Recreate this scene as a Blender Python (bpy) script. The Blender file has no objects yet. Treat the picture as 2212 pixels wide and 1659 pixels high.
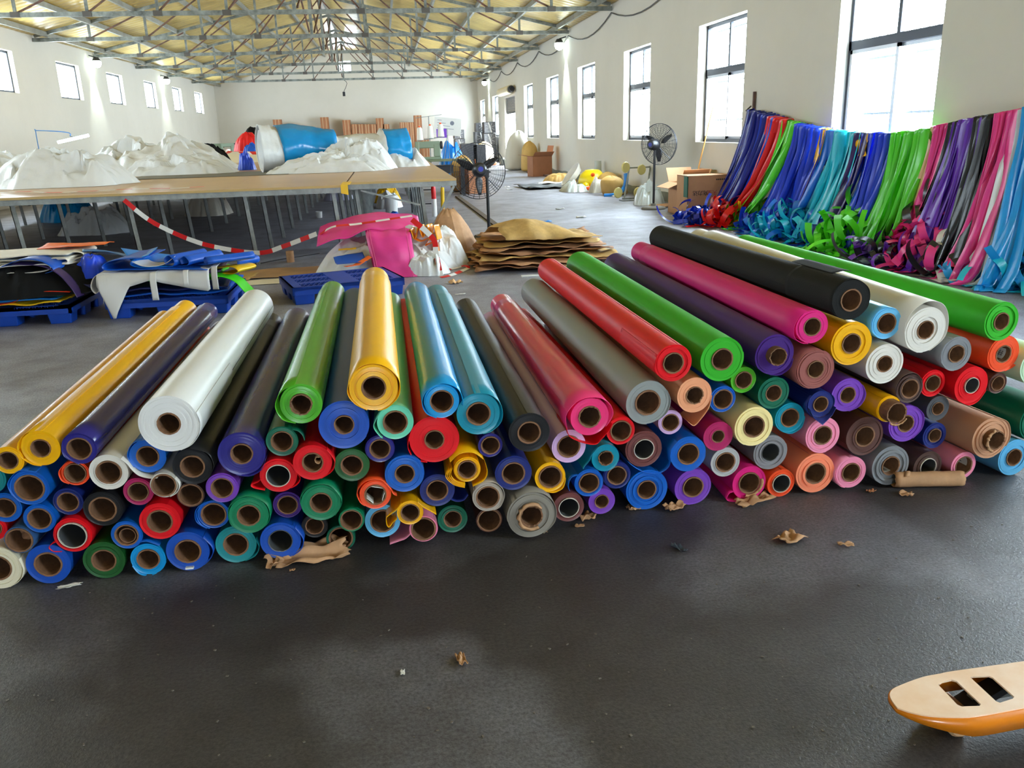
import bpy, bmesh, math, random
from mathutils import Vector, Matrix, Euler, noise, geometry
D = bpy.data
SC = bpy.context.scene
COL = SC.collection
random.seed(11)
PI = math.pi
# ---------------------------------------------------------------- camera
FPX, PITCH, ROLL, YAW, EYE = 1793.3, .29692, -.03035, .13827, 1.4
_cy, _sy, _cp, _sp = math.cos(YAW), math.sin(YAW), math.cos(PITCH), math.sin(PITCH)
FWD = Vector((_sy*_cp, _cy*_cp, -_sp))
_r0 = Vector((_cy, -_sy, 0))
_u0 = _r0.cross(FWD)
RGT = math.cos(ROLL)*_r0 + math.sin(ROLL)*_u0
UPV = -math.sin(ROLL)*_r0 + math.cos(ROLL)*_u0
EYEV = Vector((0, 0, EYE))
cam = D.objects.new('camera', D.cameras.new('camera'))
COL.objects.link(cam)
cam.data.sensor_fit = 'HORIZONTAL'
cam.data.sensor_width = 36
cam.data.lens = FPX/2212*36
cam.data.clip_start = .05
cam.data.clip_end = 300
cam.matrix_world = Matrix((( RGT.x, UPV.x, -FWD.x, 0), (RGT.y, UPV.y, -FWD.y, 0), (RGT.z, UPV.z, -FWD.z, EYE), (0, 0, 0, 1)))
SC.camera = cam
# ---------------------------------------------------------------- sky, exposure
SC.view_settings.view_transform = 'Standard'
SC.view_settings.look = 'None'
SC.view_settings.gamma = 1
SC.view_settings.use_curve_mapping = False
SC.view_settings.exposure = EXPOSURE = 0.0
w = D.worlds.new('overcast_sky')
SC.world = w
w.use_nodes = True
bg = w.node_tree.nodes['Background']
bg.inputs[0].default_value = (.80, .91, 1.0, 1)
bg.inputs[1].default_value = SKY = 56.0
SC.cycles.max_bounces = 7
SC.cycles.diffuse_bounces = 5
SC.cycles.glossy_bounces = 3
SC.cycles.transparent_max_bounces = 12
SC.cycles.sample_clamp_indirect = 8
SC.cycles.caustics_reflective = False
SC.cycles.caustics_refractive = False
SC.cycles.use_denoising = True
# room: X left/right, Y away from the camera, Z up
XL, XR, YB, YF, ZE, ZR, XRG = -8.7, 5.3, -9.6, 48.3, 4.06, 5.8, -1.7
WR = [(7.8 + 4.55*k, 9.72 + 4.55*k) for k in range(6)] + [(39.95, 41.95), (45.2, 47.2)] + [(3.2, 5.15), (-1.35, .6)]
WL = [(21.1, 22.95), (25.75, 27.55), (30.1, 31.8), (34.5, 36.15), (38.9, 40.5), (43.25, 44.95), (16.4, 18.2), (11.8, 13.6), (7.2, 9)]
DOOR_R = (34.75, 37.75, 0, 2.72)
ADDED_DOOR_B = (-1.1, .7, 0, 2.2)  # unseen doorway added behind the camera to light the roll fronts
def portal(name, loc, rot, sx, sy):
    l = D.lights.new(name, 'AREA')
    l.shape = 'RECTANGLE'; l.size = sx; l.size_y = sy
    l.cycles.is_portal = True
    o = D.objects.new(name, l); COL.objects.link(o)
    o.location = loc; o.rotation_euler = rot
for a, b in WR:
    portal('daylight_right', (XR+.3, (a+b)/2, 2.03), (0, PI/2, 0), 1.84, b-a)
for a, b in WL:
    portal('daylight_left', (XL-.3, (a+b)/2, 3.08), (0, -PI/2, 0), .95, b-a)
portal('added_door_daylight', (-.2, YB-.3, 1.1), (PI/2, 0, 0), 1.8, 2.2)  # sky portal for the added doorway
portal('daylight_door', (XR+.3, 36.25, 1.1), (0, PI/2, 0), 2.2, 3.0)
# ---------------------------------------------------------------- pixel rays onto real planes
def ray(u, v):
    return (FWD*FPX + RGT*(u-1106) - UPV*(v-829.5)).normalized()
def at(u, v, ax, val):
    d = ray(u, v)
    return EYEV + d*((val-EYEV[ax])/d[ax])
def fl(u, v, z=0.): return at(u, v, 2, z)
def aY(u, v, y): return at(u, v, 1, y)
def aX(u, v, x): return at(u, v, 0, x)
# ---------------------------------------------------------------- materials
def lin(c):
    return tuple(((x/255)/12.92 if x <= 10 else (((x/255)+.055)/1.055)**2.4) for x in c)
MATS = {}
def pm(name, rgb, rough=.6, metal=0., spec=.5, bump=None, var=None, coat=0., emit=0., sheen=0.):
    if name in MATS: return MATS[name]
    m = D.materials.new(name); m.use_nodes = True
    nt = m.node_tree; p = nt.nodes['Principled BSDF']
    c = lin(rgb)
    p.inputs['Base Color'].default_value = (*c, 1)
    p.inputs['Roughness'].default_value = rough
    p.inputs['Metallic'].default_value = metal
    p.inputs['Specular IOR Level'].default_value = spec
    p.inputs['Coat Weight'].default_value = coat
    p.inputs['Coat Roughness'].default_value = .12
    if emit:
        p.inputs['Emission Color'].default_value = (*c, 1); p.inputs['Emission Strength'].default_value = emit
    if var or bump:
        tc = nt.nodes.new('ShaderNodeTexCoord')
    if var:
        n = nt.nodes.new('ShaderNodeTexNoise'); n.inputs['Scale'].default_value = var[0]; n.inputs['Detail'].default_value = 5
        n.inputs['Roughness'].default_value = .65
        nt.links.new(tc.outputs['Object'], n.inputs['Vector'])
        r = nt.nodes.new('ShaderNodeValToRGB')
        k = var[1]; c2 = lin(var[2]) if len(var) > 2 else tuple(x*(1-k) for x in c)
        r.color_ramp.elements[0].position = .32; r.color_ramp.elements[0].color = (*c2, 1)
        r.color_ramp.elements[1].position = .68; r.color_ramp.elements[1].color = (*[min(1, x*(1+k*.4)) for x in c], 1)
        nt.links.new(n.outputs['Fac'], r.inputs['Fac']); nt.links.new(r.outputs['Color'], p.inputs['Base Color'])
    if bump:
        n = nt.nodes.new('ShaderNodeTexNoise'); n.inputs['Scale'].default_value = bump[0]; n.inputs['Detail'].default_value = 4
        nt.links.new(tc.outputs['Object'], n.inputs['Vector'])
        b = nt.nodes.new('ShaderNodeBump'); b.inputs['Strength'].default_value = bump[1]; b.inputs['Distance'].default_value = bump[2] if len(bump) > 2 else .01
        nt.links.new(n.outputs['Fac'], b.inputs['Height']); nt.links.new(b.outputs['Normal'], p.inputs['Normal'])
    MATS[name] = m
    return m
# ---------------------------------------------------------------- mesh builder
class MB:
    def __init__(s): s.v = []; s.f = []; s.m = []
    def add(s, vs, fs, mi=0):
        o = len(s.v); s.v += [tuple(x) for x in vs]; s.f += [tuple(i+o for i in f) for f in fs]; s.m += [mi]*len(fs); return s
    def box(s, x0, x1, y0, y1, z0, z1, mi=0):
        return s.add([(x0,y0,z0),(x1,y0,z0),(x1,y1,z0),(x0,y1,z0),(x0,y0,z1),(x1,y0,z1),(x1,y1,z1),(x0,y1,z1)],
            [(0,3,2,1),(4,5,6,7),(0,1,5,4),(1,2,6,5),(2,3,7,6),(3,0,4,7)], mi)
    def obox(s, c, size, rot=(0,0,0), mi=0, taper=1.):
        M = Matrix.Translation(c) @ Euler(rot).to_matrix().to_4x4()
        a, b, h = [q/2 for q in size]
        vs = [(-a,-b,-h),(a,-b,-h),(a,b,-h),(-a,b,-h),(-a*taper,-b*taper,h),(a*taper,-b*taper,h),(a*taper,b*taper,h),(-a*taper,b*taper,h)]
        return s.add([M @ Vector(v) for v in vs], [(0,3,2,1),(4,5,6,7),(0,1,5,4),(1,2,6,5),(2,3,7,6),(3,0,4,7)], mi)
    def bar(s, p, q, w, h=None, mi=0):
        p, q = Vector(p), Vector(q); h = h or w; d = (q-p).normalized()
        u = Vector((0,0,1)) if abs(d.z) < .95 else Vector((0,1,0))
        x = d.cross(u).normalized(); y = x.cross(d)
        vs = [e + x*a*w/2 + y*b*h/2 for e in (p, q) for a, b in ((-1,-1),(1,-1),(1,1),(-1,1))]
        return s.add(vs, [(0,1,2,3),(7,6,5,4),(0,4,5,1),(1,5,6,2),(2,6,7,3),(3,7,4,0)], mi)
    def tube(s, pts, r, n=8, cap=True, mi=0):
        pts = [Vector(p) for p in pts]; rs = r if isinstance(r, (list, tuple)) else [r]*len(pts)
        vs = []; x = None
        for i, p in enumerate(pts):
            d = (pts[min(i+1, len(pts)-1)] - pts[max(i-1, 0)]).normalized()
            if x is None: x = d.orthogonal().normalized()
            x = (x - d*x.dot(d)).normalized(); y = d.cross(x)
            vs += [p + (x*math.cos(2*PI*k/n) + y*math.sin(2*PI*k/n))*rs[i] for k in range(n)]
        fs = [(i*n+k, i*n+(k+1) % n, (i+1)*n+(k+1) % n, (i+1)*n+k) for i in range(len(pts)-1) for k in range(n)]
        if cap: fs += [tuple(range(n-1, -1, -1)), tuple((len(pts)-1)*n+k for k in range(n))]
        return s.add(vs, fs, mi)
    def lathe(s, prof, n=24, M=None, mi=0):
        M = M or Matrix(); vs = []
        for r, z in prof: vs += [M @ Vector((r*math.cos(2*PI*k/n), r*math.sin(2*PI*k/n), z)) for k in range(n)]
        fs = [(i*n+k, i*n+(k+1) % n, (i+1)*n+(k+1) % n, (i+1)*n+k) for i in range(len(prof)-1) for k in range(n)]
        return s.add(vs, fs, mi)
    def grid(s, rows, closeu=False, mi=0):
        a, b = len(rows), len(rows[0]); vs = [v for r in rows for v in r]
        fs = [(i*b+j, i*b+(j+1) % b, (i+1)*b+(j+1) % b, (i+1)*b+j) for i in range(a-1) for j in range(b if closeu else b-1)]
        return s.add(vs, fs, mi)
    def prism(s, poly, z0, z1, holes=(), mi=0):
        loops = [list(poly)] + [list(h) for h in holes]
        tri = geometry.tessellate_polygon([[Vector((p[0], p[1], 0)) for p in l] for l in loops])
        flat = [p for l in loops for p in l]; n = len(flat)
        vs = [(p[0], p[1], z1) for p in flat] + [(p[0], p[1], z0) for p in flat]
        fs = [t for t in tri] + [tuple(reversed([i+n for i in t])) for t in tri]; o = 0
        for l in loops:
            k = len(l); fs += [(o+i, o+(i+1) % k, o+n+(i+1) % k, o+n+i) for i in range(k)]; o += k
        return s.add(vs, fs, mi)
    def build(s, name, mat, parent=None, smooth=None, bevel=0, solid=0, sub=0, fixn=True):
        me = D.meshes.new(name); me.from_pydata(s.v, [], s.f)
        mats = mat if isinstance(mat, (list, tuple)) else [mat]
        for m in mats: me.materials.append(m)
        if len(mats) > 1: me.polygons.foreach_set('material_index', s.m)
        if fixn:
            b = bmesh.new(); b.from_mesh(me); bmesh.ops.recalc_face_normals(b, faces=b.faces); b.to_mesh(me); b.free()
        if smooth is not None:
            me.polygons.foreach_set('use_smooth', [True]*len(me.polygons))
            if smooth < 180: me.set_sharp_from_angle(angle=math.radians(smooth))
        me.update()
        o = D.objects.new(name, me); COL.objects.link(o)
        if parent: o.parent = parent
        if bevel:
            k = o.modifiers.new('bevel', 'BEVEL'); k.width = bevel; k.segments = 2; k.limit_method = 'ANGLE'
        if solid:
            k = o.modifiers.new('solid', 'SOLIDIFY'); k.thickness = solid; k.offset = 0
        if sub:
            k = o.modifiers.new('sub', 'SUBSURF'); k.levels = sub; k.render_levels = sub
        return o
def thing(name, label, cat, loc=(0,0,0), rz=0, group=None):
    o = D.objects.new(name, None); COL.objects.link(o); o.empty_display_size = .1
    o.location = loc; o.rotation_euler = (0, 0, rz)
    return tag(o, label, cat, group)
def tag(o, label, cat, group=None, kind=None):
    o['label'] = label; o['category'] = cat
    if group: o['group'] = group
    if kind: o['kind'] = kind
    return o
def struct(o): o['kind'] = 'structure'; return o
def copy_tree(o, parent=None):
    c = o.copy(); COL.objects.link(c); c.parent = parent
    for ch in [x for x in D.objects if x.parent == o]: copy_tree(ch, c)
    return c
def nz(x, y=0., z=0., s=1.): return noise.noise(Vector((x*s, y*s, z*s)))
def ridged(x, y, z=0., oct=4):
    a, f, t = 1., 1., 0.
    for k in range(oct):
        t += a*(1-abs(noise.noise(Vector((x*f+k*7.1, y*f-k*3.3, z+k)))*2)); a *= .5; f *= 2.03
    return t/2
def spline(pts, n):
    """Catmull-Rom through pts, n samples"""
    pts = [Vector(p) for p in pts]; out = []; m = len(pts)-1
    for i in range(n):
        t = i/(n-1)*m; k = min(int(t), m-1); t -= k
        p0, p1, p2, p3 = pts[max(k-1, 0)], pts[k], pts[k+1], pts[min(k+2, m)]
        out.append(.5*((2*p1) + (p2-p0)*t + (2*p0-5*p1+4*p2-p3)*t*t + (3*p1-p0-3*p2+p3)*t**3))
    return out
# ================================================================ the room
m_wall = pm('white_plaster', (218, 213, 202), .85, var=(.5, .03, (212, 207, 195)), bump=(14, .1))
m_plinth = pm('grey_cement', (120, 122, 112), .9, var=(3, .3))
def floor_mat():
    m = D.materials.new('dark_felt_floor'); m.use_nodes = True; nt = m.node_tree; p = nt.nodes['Principled BSDF']
    N = nt.nodes.new; L = nt.links.new
    tc = N('ShaderNodeTexCoord')
    def noi(s, d, r=.6, vec=None):
        n = N('ShaderNodeTexNoise'); n.inputs['Scale'].default_value = s; n.inputs['Detail'].default_value = d; n.inputs['Roughness'].default_value = r
        L(vec or tc.outputs['Object'], n.inputs['Vector']); return n
    def ramp(src, a, ca, b, cb):
        r = N('ShaderNodeValToRGB'); r.color_ramp.elements[0].position = a; r.color_ramp.elements[0].color = (*lin(ca), 1)
        r.color_ramp.elements[1].position = b; r.color_ramp.elements[1].color = (*lin(cb), 1); L(src, r.inputs['Fac']); return r
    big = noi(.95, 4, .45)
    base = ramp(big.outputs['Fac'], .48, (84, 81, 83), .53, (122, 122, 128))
    # room light painted into the felt: brighter, bluer behind the pile, darker in front
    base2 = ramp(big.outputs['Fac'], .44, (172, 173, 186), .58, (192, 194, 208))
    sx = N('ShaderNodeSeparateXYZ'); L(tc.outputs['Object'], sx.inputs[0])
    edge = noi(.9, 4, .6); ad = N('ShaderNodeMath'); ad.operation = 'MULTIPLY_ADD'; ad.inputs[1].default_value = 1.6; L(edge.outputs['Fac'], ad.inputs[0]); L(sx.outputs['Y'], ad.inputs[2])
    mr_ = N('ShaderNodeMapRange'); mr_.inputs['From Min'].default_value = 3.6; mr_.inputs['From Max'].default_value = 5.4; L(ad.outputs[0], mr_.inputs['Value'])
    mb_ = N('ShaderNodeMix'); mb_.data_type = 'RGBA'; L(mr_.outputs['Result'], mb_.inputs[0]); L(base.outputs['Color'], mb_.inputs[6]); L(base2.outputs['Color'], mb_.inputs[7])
    fine = noi(95, 3, .75)
    fr = ramp(fine.outputs['Fac'], .33, (96, 96, 98), .72, (255, 255, 255))
    mx = N('ShaderNodeMix'); mx.data_type = 'RGBA'; mx.blend_type = 'MULTIPLY'; mx.inputs[0].default_value = .75
    L(mb_.outputs[2], mx.inputs[6]); L(fr.outputs['Color'], mx.inputs[7])
    mid = noi(3.3, 5, .7); mr = ramp(mid.outputs['Fac'], .3, (178, 170, 168), .62, (255, 255, 255))
    m2 = N('ShaderNodeMix'); m2.data_type = 'RGBA'; m2.blend_type = 'MULTIPLY'; m2.inputs[0].default_value = .8
    L(mx.outputs[2], m2.inputs[6]); L(mr.outputs['Color'], m2.inputs[7])
    L(m2.outputs[2], p.inputs['Base Color'])
    p.inputs['Roughness'].default_value = .46; p.inputs['Specular IOR Level'].default_value = .6
    b = N('ShaderNodeBump'); b.inputs['Strength'].default_value = .55; b.inputs['Distance'].default_value = .004
    L(fine.outputs['Fac'], b.inputs['Height']); L(b.outputs['Normal'], p.inputs['Normal'])
    return m
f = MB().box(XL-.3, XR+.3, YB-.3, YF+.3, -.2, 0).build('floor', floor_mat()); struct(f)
def wall(name, axis, pos, thick, s0, s1, z0, ztop, openings, mat):
    """wall in the plane axis=pos from s0..s1, z0..ztop(s), with rectangular openings (a,b,za,zb)"""
    mb = MB()
    cuts = sorted({s0, s1, XRG if axis == 1 else s0} | {q for o in openings for q in o[:2]})
    cuts = [c for c in cuts if s0 <= c <= s1]
    P = (lambda s, z, t: (pos+t, s, z)) if axis == 0 else (lambda s, z, t: (s, pos+t, z))
    for a, b in zip(cuts, cuts[1:]):
        ops = sorted([o for o in openings if o[0] <= a+1e-6 and o[1] >= b-1e-6], key=lambda o: o[2])
        z = z0; segs = []
        for o in ops: segs.append((z, o[2])); z = o[3]
        for za, zb in segs:
            if zb > za+1e-4:
                for t in (0, thick): mb.add([P(a, za, t), P(b, za, t), P(b, zb, t), P(a, zb, t)], [(0,1,2,3)])
        for t in (0, thick): mb.add([P(a, z, t), P(b, z, t), P(b, ztop(b), t), P(a, ztop(a), t)], [(0,1,2,3)])
        mb.add([P(a, ztop(a), 0), P(b, ztop(b), 0), P(b, ztop(b), thick), P(a, ztop(a), thick)], [(0,1,2,3)])
    for a, b, za, zb in openings:
        for (s, z), (q, y) in (((a,za),(b,za)), ((b,za),(b,zb)), ((b,zb),(a,zb)), ((a,zb),(a,za))):
            mb.add([P(s, z, 0), P(q, y, 0), P(q, y, thick), P(s, z, thick)], [(0,1,2,3)])
    for s in (s0, s1): mb.add([P(s, z0, 0), P(s, ztop(s), 0), P(s, ztop(s), thick), P(s, z0, thick)], [(0,1,2,3)])
    return struct(mb.build(name, mat, fixn=False))
ZS, ZH = 1.11, 2.95
flat = lambda s: ZE
roofz = lambda x: ZR - (ZR-ZE)*abs(x-XRG)/(XR-XRG)
wall('wall_right', 0, XR, .26, YB, YF, 0, flat, [(a, b, ZS, ZH) for a, b in WR] + [DOOR_R], m_wall)
wall('wall_left', 0, XL, -.26, YB, YF, 0, flat, [(a, b, 2.6, 3.56) for a, b in WL], m_wall)
wall('wall_far', 1, YF, .26, XL-.26, XR+.26, 0, roofz, [(-2.2, -1.45, 4.55, 5.2)], m_wall)
wall('wall_back', 1, YB, -.26, XL-.26, XR+.26, 0, roofz, [ADDED_DOOR_B], m_wall)
# rough cement strip along the foot of the right wall, broken by the door
for k, (a, b) in enumerate(((YB, DOOR_R[0]-.02), (DOOR_R[1]+.02, YF))):
    n = int((b-a)/.25)+2; rows = []
    for i in range(n):
        y = a+(b-a)*i/(n-1); h = .17+.05*nz(y, 3, 0, 1.3); rows.append([(XR-.001, y, h), (XR-.018, y, h-.02), (XR-.022, y, 0)])
    struct(MB().grid(rows).build('baseboard_right', m_plinth, smooth=60))
# ---- roof
def roof_mat():
    m = pm('yellow_foam_roof', (210, 184, 108), .3, var=(1.1, .25, (176, 146, 70)))
    nt = m.node_tree; p = nt.nodes['Principled BSDF']; tc = nt.nodes.new('ShaderNodeTexCoord')
    wv = nt.nodes.new('ShaderNodeTexWave'); wv.bands_direction = 'Y'; wv.inputs['Scale'].default_value = 1.05
    b = nt.nodes.new('ShaderNodeBump'); b.inputs['Strength'].default_value = .7; b.inputs['Distance'].default_value = .02
    nt.links.new(tc.outputs['Object'], wv.inputs['Vector']); nt.links.new(wv.outputs['Fac'], b.inputs['Height']); nt.links.new(b.outputs['Normal'], p.inputs['Normal'])
    return m
mb = MB()
for xa, za, xb, zb in ((XL-.4, roofz(XL-.4), XRG, ZR), (XRG, ZR, XR+.4, roofz(XR+.4))):
    mb.add([(xa, YB-.4, za), (xb, YB-.4, zb), (xb, YF+.4, zb), (xa, YF+.4, za), (xa, YB-.4, za+.08), (xb, YB-.4, zb+.08), (xb, YF+.4, zb+.08), (xa, YF+.4, za+.08)],
        [(0,1,2,3), (7,6,5,4), (0,4,5,1), (1,5,6,2), (2,6,7,3), (3,7,4,0)])
ceil = struct(mb.build('ceiling', roof_mat()))
m_steel = pm('galvanised_steel', (150, 156, 152), .45, .6, var=(5, .35, (96, 100, 98)))
m_rust = pm('rusty_steel', (122, 84, 66), .75, .2, var=(9, .5, (78, 70, 68)))
m_guss = pm('dark_gusset', (92, 88, 84), .6, .4)
m_purl = pm('purlin_steel', (150, 150, 140), .5, .4, var=(3, .3))
for k in range(13):                                        # purlins run the length of the roof
    x = XL+.35 + (XR-XL-.7)*k/12
    z = roofz(x)-.07
    MB().bar((x, YB, z), (x, YF, z), .06, .12).build('purlin', m_purl, ceil)
# ---- trusses
ordn = ['nearest', 'second', 'third', 'fourth', 'fifth', 'sixth', 'farthest']
def truss(y, label):
    t = thing('roof_truss', label, 'roof truss', ((XL+XR)/2, y, ZE-.11), group='steel roof trusses')
    h = (XR-XL)/2
    zt = lambda x: .08 + (ZR-ZE-.16)*(1-abs(x)/h)
    MB().bar((-h+.02, 0, 0), (h-.02, 0, 0), .07, .09).build('bottom_chord', m_steel, t)
    for s in (-1, 1): MB().bar((s*(h-.05), 0, .09), (0, 0, zt(0)), .06, .08).build('top_chord', m_steel, t)
    for s in (-1, 1):
        xs = [h*k/5 for k in range(6)]
        for k in range(5):
            if k: MB().bar((s*xs[k], 0, .04), (s*xs[k], 0, zt(xs[k])-.03), .055).build('post', m_steel, t); MB().box(s*xs[k]-.09, s*xs[k]+.09, -.045, .045, -.05, .055).build('gusset_plate', m_guss, t)
            if k < 4: MB().bar((s*xs[k+1], .03, .03), (s*xs[k], .03, zt(xs[k])-.06), .035).build('diagonal', m_rust, t)
    MB().bar((0, 0, .04), (0, 0, zt(0)), .075).build('king_post', m_steel, t)
    return t
TY = [15.15, 19.8, 24.4, 29.05, 33.7, 38.3, 42.95]
for k, y in enumerate(TY[1:]):
    truss(y, '%s grey steel roof truss spanning the hall under the yellow roof' % (ordn[k] if k < 5 else 'farthest'))
for k in range(1, 6):
    y0, y1 = TY[k]+.06, TY[k+1]-.06
    t = thing('ridge_brace', 'rusty crossed braces under the ridge between the %s and next roof truss' % ordn[k-1], 'brace', (XRG, y0, ZE-.11), group='ridge braces')
    MB().bar((.06, 0, .1), (.06, y1-y0, 1.5), .04).build('diagonal', m_rust, t)
    MB().bar((-.06, 0, 1.5), (-.06, y1-y0, .1), .04).build('diagonal', m_rust, t)
# ---- windows
m_frame = pm('dark_aluminium', (62, 66, 76), .4, .5)
m_sash = pm('pale_aluminium', (196, 198, 205), .35, .5)
m_bars = pm('white_painted_bars', (225, 228, 232), .5)
def glass_mat():
    m = D.materials.new('window_glass'); m.use_nodes = True; nt = m.node_tree; nt.nodes.remove(nt.nodes['Principled BSDF'])
    o = nt.nodes['Material Output']; a = nt.nodes.new('ShaderNodeBsdfTransparent'); a.inputs[0].default_value = (.93, .96, .97, 1)
    g = nt.nodes.new('ShaderNodeBsdfGlossy'); g.inputs['Roughness'].default_value = .03
    mx = nt.nodes.new('ShaderNodeMixShader'); mx.inputs[0].default_value = .06
    nt.links.new(a.outputs[0], mx.inputs[1]); nt.links.new(g.outputs[0], mx.inputs[2]); nt.links.new(mx.outputs[0], o.inputs[0])
    return m
m_glass = glass_mat()
wn = 0
def window_r(a, b):
    global wn; wn += 1
    w_, h_ = b-a, ZH-ZS
    t = D.objects.new('window_%d' % wn, None); COL.objects.link(t); t.location = (XR+.17, (a+b)/2, ZS); struct(t)
    hw = w_/2; zm = h_*.6; th = .03
    fm = MB()
    for s in (-1, 1): fm.box(-th, th, s*hw-(.055 if s > 0 else 0), s*hw+(.055 if s < 0 else 0), 0, h_)
    fm.box(-th, th, -hw, hw, 0, .06); fm.box(-th, th, -hw, hw, h_-.055, h_); fm.box(-th, th, -hw, hw, zm-.05, zm+.05)
    fm.box(-th*.7, th*.7, -.03, .03, zm, h_)
    fm.build('window_frame', m_frame, t)
    MB().box(-.004, .004, -hw+.05, hw-.05, zm+.04, h_-.04).build('pane', m_glass, t)
    for s, x in ((1, -.018), (-1, .02)):                    # two sliding sashes below
        y0, y1 = (0-.06, hw-.05) if s > 0 else (-hw+.05, .06)
        sm = MB(); q = .045
        sm.box(x-.014, x+.014, y0, y0+q, .05, zm-.05).box(x-.014, x+.014, y1-q, y1, .05, zm-.05).box(x-.014, x+.014, y0, y1, .05, .05+q).box(x-.014, x+.014, y0, y1, zm-.09, zm-.05)
        sh = sm.build('sash', m_sash, t)
        MB().box(x-.003, x+.003, y0+q, y1-q, .09, zm-.09).build('pane', m_glass, sh)
    g = MB()
    for k in range(13): y = -hw+.06+(w_-.12)*k/12; g.bar((.13, y, .02), (.13, y, h_-.02), .014)
    for z in (.35, .95, h_-.1): g.box(.12, .14, -hw, hw, z-.012, z+.012)
    g.build('security_grille', m_bars, t)
for a, b in WR: window_r(a, b)
def window_l(a, b):
    global wn; wn += 1
    t = D.objects.new('window_%d' % wn, None); COL.objects.link(t); t.location = (XL-.14, (a+b)/2, 2.6); struct(t)
    hw, h_, th = (b-a)/2, .96, .03
    fm = MB()
    for s in (-1, 1): fm.box(-th, th, s*hw-(.06 if s > 0 else 0), s*hw+(.06 if s < 0 else 0), 0, h_)
    fm.box(-th, th, -hw, hw, 0, .05); fm.box(-th, th, -hw, hw, h_-.05, h_)
    fm.build('window_frame', m_frame, t)
    MB().box(-.02, .02, -.025, .025, .05, h_-.05).build('mullion', m_sash, t)
    for s in (-1, 1): MB().box(-.003, .003, min(s*.025, s*(hw-.06)), max(s*.025, s*(hw-.06)), .05, h_-.05).build('pane', m_glass, t)
for a, b in WL: window_l(a, b)
wn += 1
t = D.objects.new('window_%d' % wn, None); COL.objects.link(t); t.location = (-1.825, YF+.12, 4.55); struct(t)
fm = MB(); fm.box(-.375, -.335, -.03, .03, 0, .65).box(.335, .375, -.03, .03, 0, .65).box(-.375, .375, -.03, .03, 0, .04).box(-.375, .375, -.03, .03, .61, .65).box(-.02, .02, -.02, .02, 0, .65)
fm.build('window_frame', m_sash, t); MB().box(-.335, .335, -.003, .003, .04, .61).build('pane', m_glass, t)
# ---- roller shutter door in the right wall
m_shut = pm('grey_shutter', (150, 150, 150), .5, .4)
m_cream = pm('cream_painted_steel', (214, 202, 172), .5)
m_dark = pm('dark_machine', (46, 46, 50), .5, .3)
t = D.objects.new('door_1', None); COL.objects.link(t); t.location = (XR+.12, 36.25, 0); struct(t)
rows = []
for k in range(57):
    z = 2.72-.6*k/56; rows.append([(.012*math.sin(k*PI/2), y, z) for y in (-1.5, 1.5)])
MB().grid(rows).build('shutter_curtain', m_shut, t, solid=.004)
MB().box(-.03, .03, -1.5, 1.5, 2.06, 2.12).build('bottom_rail', m_dark, t)
for s in (-1, 1): MB().box(-.05, .05, s*1.5-.04, s*1.5+.04, 0, 2.72).build('guide_rail', m_shut, t)
b = thing('shutter_housing', 'cream shutter roll housing with a dark motor above the open doorway', 'shutter box', (XR-.17, 36.25, 2.78))
MB().lathe([(.0, -1.62), (.165, -1.62), (.165, 1.55), (0, 1.55)], 20, Matrix.Translation((0, 0, .17)) @ Matrix.Rotation(-PI/2, 4, 'X')).build('drum_cover', m_cream, b, smooth=40)
MB().lathe([(0, 0), (.13, 0), (.13, .12), (.09, .16), (.09, .3), (0, .3)], 16, Matrix.Translation((0, -1.63, .17)) @ Matrix.Rotation(PI/2, 4, 'X')).build('motor', m_dark, b, smooth=40)
t = D.objects.new('added_doorway', None); COL.objects.link(t); t.location = (-.2, YB-.13, 0); struct(t)  # jambs of the unseen opening added for frontal light
for s in (-1, 1): MB().box(s*.9-.05, s*.9+.05, -.1, .1, 0, 2.2).build('added_door_jamb', m_shut, t)
# ---- wooden batten set in the floor
a_, b_ = fl(988, 425), fl(1096, 506)
struct(MB().bar((a_.x, a_.y, .012), (b_.x, b_.y, .012), .09, .024).build('trim_1', pm('old_timber', (92, 78, 62), .8, var=(6, .4))))
# ---- flood lights on the walls
m_lampw = pm('lamp_lens', (235, 255, 245), .3, emit=26)
m_house = pm('lamp_housing', (70, 72, 74), .5, .5)
def flood(label, x, y, z, side):
    t = thing('flood_light', label, 'lamp', (x, y, z), group='lit floodlights on the side walls')
    MB().bar((side*.2, 0, .16), (0, 0, .1), .03).build('bracket', m_house, t)
    MB().lathe([(0, .1), (.07, .1), (.11, .03), (.13, 0)], 18).build('housing', m_house, t, smooth=40)
    MB().lathe([(.12, -.005), (.13, -.08), (.1, -.15), (.05, -.19), (0, -.2)], 18).build('lens', m_lampw, t, smooth=60)
    l = D.lights.new('flood_beam', 'SPOT'); l.energy = 260; l.spot_size = 1.15; l.spot_blend = .6; l.color = (.86, 1, .93); l.shadow_soft_size = .06
    o = D.objects.new('flood_beam', l); COL.objects.link(o); o.parent = t; o.location = (0, 0, -.24); o.rotation_euler = (0, -side*.12, 0)
flood('lit floodlight high on the right wall, the nearer of two', XR-.2, 24.85, 3.72, 1)
flood('lit floodlight high on the right wall near the far corner', XR-.2, 43.2, 3.72, 1)
p = aX(208, 130, XL+.2); flood('lit floodlight between the second and third windows of the left wall', p.x, p.y, p.z-.02, -1)
p = aX(359, 170, XL+.2); flood('lit floodlight on the left wall, the farther of two', p.x, p.y, p.z-.02, -1)
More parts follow.
